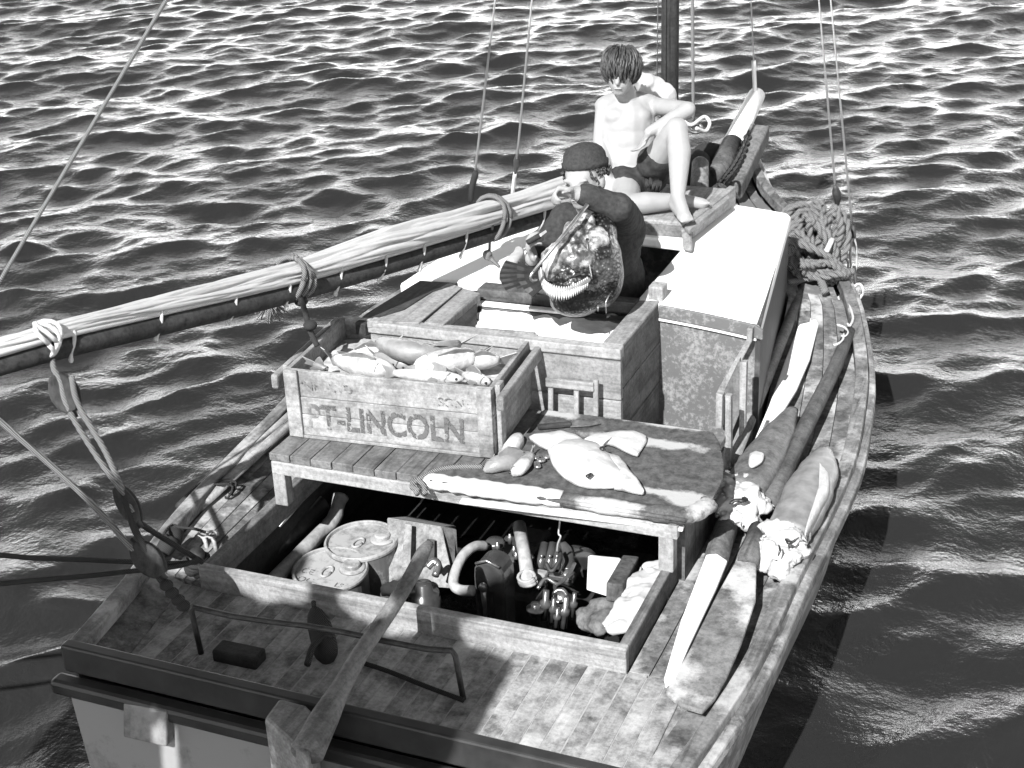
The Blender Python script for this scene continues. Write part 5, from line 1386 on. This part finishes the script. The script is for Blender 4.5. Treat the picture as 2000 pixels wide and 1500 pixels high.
# his left arm bent across at face height, fist closed on the gaff
eM, wM = PD(1206, 406, 5.66), PD(1126, 377, 5.60)
mb.cone(sML, eM, .056, .046); mb.cone(eM, wM, .044, .030)
dM = PD(1080, 372, 5.58) - wM
hand(mb, wM, dM, -AX_U * .9 - AX_F * .3, 1.0, 1.0, 1)
# his right arm reaching down to the left of the fish
eR, wR = PD(1060, 500, 5.98), PD(1035, 500, 5.80)
mb.cone(sMR, eR, .056, .044); mb.cone(eR, PD(1040, 505, 5.84), .042, .032)
hand(mb, PD(1044, 502, 5.82), PD(1028, 470, 5.74) - PD(1044, 502, 5.82), AX_R, 1.05, .7, -1)
blob('body', mb, MAT['skin_tan'], man, .0075, 3)
face_parts(qm, rm, 1.0, man)
mb = MB()
mb.ell(PD(1172, 470, 6.12), (.178, .130, .20), rotc); mb.ell(PD(1187, 560, 6.22), (.165, .13, .21), rotc); mb.ell(PD(1192, 630, 6.34), (.158, .122, .14), rotc)
mb.ell(PD(1215, 452, 6.06), (.10, .10, .10), rotc); mb.ell(PD(1112, 445, 6.1), (.085, .09, .09), rotc)
mb.cone(PD(1165, 436, 6.06), PD(1154, 412, 5.99), .072, .064)
mb.cone(sML, eM, .074, .062); mb.ell(eM, (.064, .062, .060)); mb.cone(eM, PD(1144, 381, 5.61), .056, .045)
mb.cone(sMR, eR, .072, .060); mb.cone(eR, PD(1046, 502, 5.86), .058, .046)
blob('jersey', mb, MAT['sweater'], man, .010, 4, .006, 14)
# knitted cap with a turned up rim, curls under it
f_, u_, r_ = frame(fm, um)
cc = mh + u_ * .064 - f_ * .028
rings = []
for h, rr0 in ((-.012, .098), (-.010, .106), (.012, .108), (.016, .100), (.040, .096), (.060, .082), (.074, .060), (.083, .030), (.086, .004)):
    rings.append([cc + u_ * h + (r_ * math.cos(a) * .84 + f_ * math.sin(a) * 1.0) * rr0 * (1 + .012 * math.sin(a * 22)) for a in [2 * math.pi * k / 66 for k in range(66)]])
MB().loft(rings).build('cap', MAT['wool'], man, True)
mb = MB(); rng = random.Random(6)
for i in range(90):
    a = rng.choice((rng.uniform(2.2, 3.6), rng.uniform(-.55, .5), rng.uniform(3.4, 5.9)))
    p = cc + (r_ * math.cos(a) * .085 + f_ * math.sin(a) * .095) - u_ * rng.uniform(.005, .045)
    o = (p - cc).normalized()
    mb.tube([p, p + o * .007 - u_ * .006 + r_ * rng.uniform(-.006, .006), p + o * .004 - u_ * rng.uniform(.010, .018)], [.0045, .0045, .0015], 5)
mb.ell(cc - u_ * .006 - f_ * .012, (.084, .092, .03), rm)
mb.build('hair', MAT['hair'], man, True)

# ---------------------------------------------------------------- the big fish he holds up
FD = 5.52
def F(px, py, dD=0.0): return PD(px, py, FD + dD)
mt, t, b = nodes('scaly groper skin')
u = coords(t, (1, 1, 1), 'Object', False)
vo = t.nodes.new('ShaderNodeTexVoronoi'); vo.inputs['Scale'].default_value = 75.0; t.links.new(u, vo.inputs['Vector'])
n1 = noise(t, 10.0, u, 6.0, 0.7)
sc_ = ramp(t, vo.outputs['Distance'], [(0.08, .26), (0.30, .05), (0.6, .012)])
k = ramp(t, n1, [(0.42, 0.15), (0.62, 1.0)])
t.links.new(mathn(t, 'MULTIPLY', sc_, k), b.inputs['Base Color']); b.inputs['Roughness'].default_value = .3
bump(t, b, vo.outputs['Distance'], .5, .004)
MAT['scales'] = mt
mt, t, b = nodes('streaked pale fish belly')
u = coords(t, (1, 1, 1), 'Object', False)
us = coords(t, (30, 30, 7), 'Object', False)
n1 = noise(t, 1.0, us, 5.0, .6); n2 = noise(t, 13.0, u, 6.0, .7)
f = mathn(t, 'MULTIPLY', ramp(t, n1, [(.34, .35), (.55, 1.0)]), ramp(t, n2, [(.43, .12), (.57, 1.0)]))
t.links.new(mathn(t, 'MULTIPLY', f, .42), b.inputs['Base Color']); b.inputs['Roughness'].default_value = .35
bump(t, b, n2, .4, .01)
MAT['belly'] = mt
bf = thing('big_fish', 'huge dark scaly fish with pale belly and toothed pale jaw hanging over the ice well', 'fish', F(1130, 640))
mb = MB()
mb.ell(F(1155, 512, .14), (.12, .14, .155), rotc); mb.ell(F(1128, 560, .10), (.12, .12, .09), rotc); mb.ell(F(1176, 535, .14), (.085, .12, .13), rotc); mb.ell(F(1168, 460, .16), (.075, .09, .10), rotc)
mb.ell(F(1124, 588, .12), (.10, .10, .062), rotc)
blob('body', mb, MAT['scales'], bf, .009, 3)
mb = MB()
mb.ell(F(1098, 500, .03), (.075, .06, .055), rotc); mb.ell(F(1120, 470, .05), (.05, .06, .075), rotc); mb.ell(F(1130, 500, .02), (.06, .06, .06), rotc); mb.ell(F(1080, 520, .03), (.045, .05, .05), rotc); mb.ell(F(1143, 440, .08), (.04, .05, .05), rotc)
mb.ell(F(1165, 470, .05), (.045, .05, .055), rotc)
blob('pale_belly', mb, MAT['belly'], bf, .008, 3, .012, 22)
mb = MB().ell(F(1112, 532, .035), (.085, .05, .055), rotc).ell(F(1140, 520, .05), (.05, .05, .05), rotc); blob('mouth', mb, MAT['scales'], bf, .008, 3, .012, 24)
jaw = curve([F(1056, 528, .0), F(1060, 548, -.03), F(1076, 562, -.05), F(1104, 567, -.06), F(1130, 558, -.05), F(1152, 545, -.01)], 6)
MB().tube(jaw, [.007] + [.011] * (len(jaw) - 2) + [.006], 10).build('jaw', MAT['fish_grey'], bf, True)
mb = MB()
for i in range(1, len(jaw) * 2 - 3, 2):
    p = jaw[i // 2] if i % 4 == 0 else (jaw[i // 2] + jaw[min(i // 2 + 1, len(jaw) - 1)]) / 2
    L = .040 * (1 - .35 * abs(i / (len(jaw) * 2 - 4) - .5) * 2)
    mb.tube([p - AX_F * .006, p - AX_F * .012 - AX_U * L * .6, p - AX_F * .006 - AX_U * L], [.0048, .0042, .0012], 6)
    mb.tube([p - AX_F * .006 + AX_U * .004, p - AX_F * .008 + AX_U * .014], [.0045, .002], 5)
mb.build('teeth', MAT['flesh'], bf, True)
def fan(name, root, tip_a, tip_b, n, par, mat):
    mb = MB(); root = V(root); a, bb = V(tip_a), V(tip_b); ring_a = []
    for i in range(n + 1):
        f = i / n; p = a.lerp(bb, f) + (a.lerp(bb, .5) - root).normalized() * .03 * math.sin(math.pi * f)
        ring_a.append([root.lerp(p, k / 5) - AX_F * (.006 * (i % 2) + .012 * math.sin(k)) for k in range(6)])
    mb.loft(ring_a, False, False)
    o = mb.build(name, mat, par, False); s = o.modifiers.new('thick', 'SOLIDIFY'); s.thickness = .004
    return o
fan('fin', F(1085, 535, .10), F(988, 508, .20), F(992, 572, .14), 12, bf, MAT['fin'])
fan('fin', F(1080, 540, .06), F(1012, 510, .14), F(1040, 580, .06), 9, bf, MAT['fin'])
mb = MB()
for pts in (((1153, 586), (1152, 600), (1155, 612)), ((1190, 575), (1183, 590), (1184, 612)), ((1168, 595), (1168, 608))):
    mb.tube([F(x, y, .06) for x, y in pts], .003, 5)
mb.tube(curve([F(1146, 470, .0), F(1150, 510, -.02), F(1156, 545, -.01)], 5), .0035, 5)
mb.build('dripping_water', MAT['steel'], bf, True)
gf = thing('gaff', 'thin gaff rod held slanting across the big fish', 'gaff', PD(1045, 525, 5.42))
MB().tube([PD(1147, 400, 5.52), PD(1100, 460, 5.46), PD(1042, 530, 5.40)], [.008, .007, .0055], 8).build('rod', MAT['steel'], gf, True)
MB().tube(curve([PD(1042, 530, 5.40), PD(1036, 540, 5.40), PD(1040, 548, 5.41), PD(1050, 546, 5.42)], 5), [.0055] * 14 + [.003, .002], 7).build('hook', MAT['steel'], gf, True)
# pale blocks and a knife at his right hand on the well rim
for pts, nm, lab, mt_ in ((((975, 545), (1003, 515), (1012, 503), (1026, 512), (1008, 540), (992, 556)), 'fish_block', 'pale cut block of fish on the edge of the well by the man', MAT['flesh']),):
    flap(nm, list(pts), .62, .05, mt_, lab, 'fish', 4, .01)
kk = thing('fish_knife', 'small bright knife in the right hand of the man', 'knife', PD(1040, 470, 5.7))
MB().slab([PD(1052, 458, 5.68), PD(1066, 449, 5.68), PD(1068, 453, 5.68), PD(1054, 464, 5.68)], .004, AX_F).build('blade', MAT['steel'], kk)
MB().tube([PD(1030, 474, 5.70), PD(1054, 460, 5.68)], .011, 8).build('handle', MAT['dark_x'], kk, True)

# ---------------------------------------------------------------- onlookers on the wharf, beside the photographer
def onlooker(x, y, hgt, turn, coat, label, seed, hat=True):
    s = hgt / 1.72; z0 = 1.152
    t = thing('person', label, 'person', (x, y, z0), 'onlookers on the wharf')
    f = V((math.sin(turn), math.cos(turn), 0)); r = V((f.y, -f.x, 0))
    def q(a, b, c): return V((x, y, z0)) + r * a * s + f * b * s + V((0, 0, c * s))
    mb = MB()
    mb.cone(q(0, 0, .98), q(0, .02, 1.25), .15 * s, .17 * s); mb.cone(q(-.13, .0, 1.38), q(.13, 0, 1.38), .075 * s, .075 * s); mb.cone(q(0, .01, 1.2), q(0, 0, 1.36), .16 * s, .12 * s)
    mb.cone(q(0, 0, 1.4), q(0, .02, 1.52), .058 * s, .055 * s)
    head(mb, q(0, .035, 1.60), f - V((0, 0, .35)), V((0, 0, 1)), 1.0 * s)
    for sg in (-1, 1):
        mb.cone(q(sg * .19, 0, 1.38), q(sg * .235, -.02, 1.12), .055 * s, .045 * s); mb.cone(q(sg * .235, -.02, 1.12), q(sg * .21, .10, .90), .043 * s, .032 * s)
        hand(mb, q(sg * .21, .10, .90), f * .4 - V((0, 0, 1)), -r * sg, 1.0, .35, -sg)
        mb.cone(q(sg * .09, 0, .95), q(sg * .10, .02, .5), .085 * s, .062 * s); mb.cone(q(sg * .10, .02, .5), q(sg * .10, -.01, .08), .06 * s, .042 * s); mb.cone(q(sg * .10, -.03, .035), q(sg * .11, .16, .03), .04 * s, .032 * s)
    blob('body', mb, MAT['skin_tan'], t, .013, 2)
    mb = MB()
    mb.cone(q(0, 0, .93), q(0, .02, 1.22), .175 * s, .19 * s); mb.cone(q(-.14, .0, 1.37), q(.14, 0, 1.37), .092 * s, .092 * s); mb.cone(q(0, .01, 1.2), q(0, 0, 1.36), .18 * s, .14 * s)
    for sg in (-1, 1): mb.cone(q(sg * .19, 0, 1.38), q(sg * .235, -.02, 1.12), .072 * s, .060 * s); mb.cone(q(sg * .235, -.02, 1.12), q(sg * .212, .085, .93), .058 * s, .045 * s)
    blob('coat', mb, coat, t, .015, 3, .006)
    mb = MB()
    for sg in (-1, 1): mb.cone(q(sg * .09, 0, .93), q(sg * .10, .02, .5), .102 * s, .082 * s); mb.cone(q(sg * .10, .02, .5), q(sg * .10, -.01, .10), .08 * s, .07 * s)
    mb.cone(q(-.06, 0, .95), q(.06, 0, .95), .12 * s, .12 * s)
    blob('trousers', mb, MAT['trunks'], t, .015, 3, .005)
    if hat:
        MB().lathe(q(0, .02, 1.67), V((0, .12, 1)), [(0, .0), (.15 * s, -.004), (.152 * s, .004), (.092 * s, .012), (.086 * s, .09), (.05 * s, .105), (0, .09)], 24).build('hat', MAT['wool'], t, True)
    else:
        MB().ell(q(0, .015, 1.645), (.088 * s, .105 * s, .085 * s)).build('hair', MAT['hair'], t, True)
onlooker(-1.34, -3.12, 1.78, -.15, MAT['sweater'], 'bareheaded onlooker in a dark jersey standing on the wharf, farthest to port', 1, False)
onlooker(-0.91, -3.10, 1.80, .1, MAT['wool'], 'bareheaded onlooker in a dark coat at the wharf edge', 2, False)
onlooker(-0.46, -3.12, 1.80, .05, MAT['hose'], 'bareheaded onlooker in a grey coat at the wharf edge', 3, False)
onlooker(-0.01, -3.16, 1.80, -.05, MAT['sweater'], 'onlooker in a hat standing on the wharf, nearest the photographer', 4)
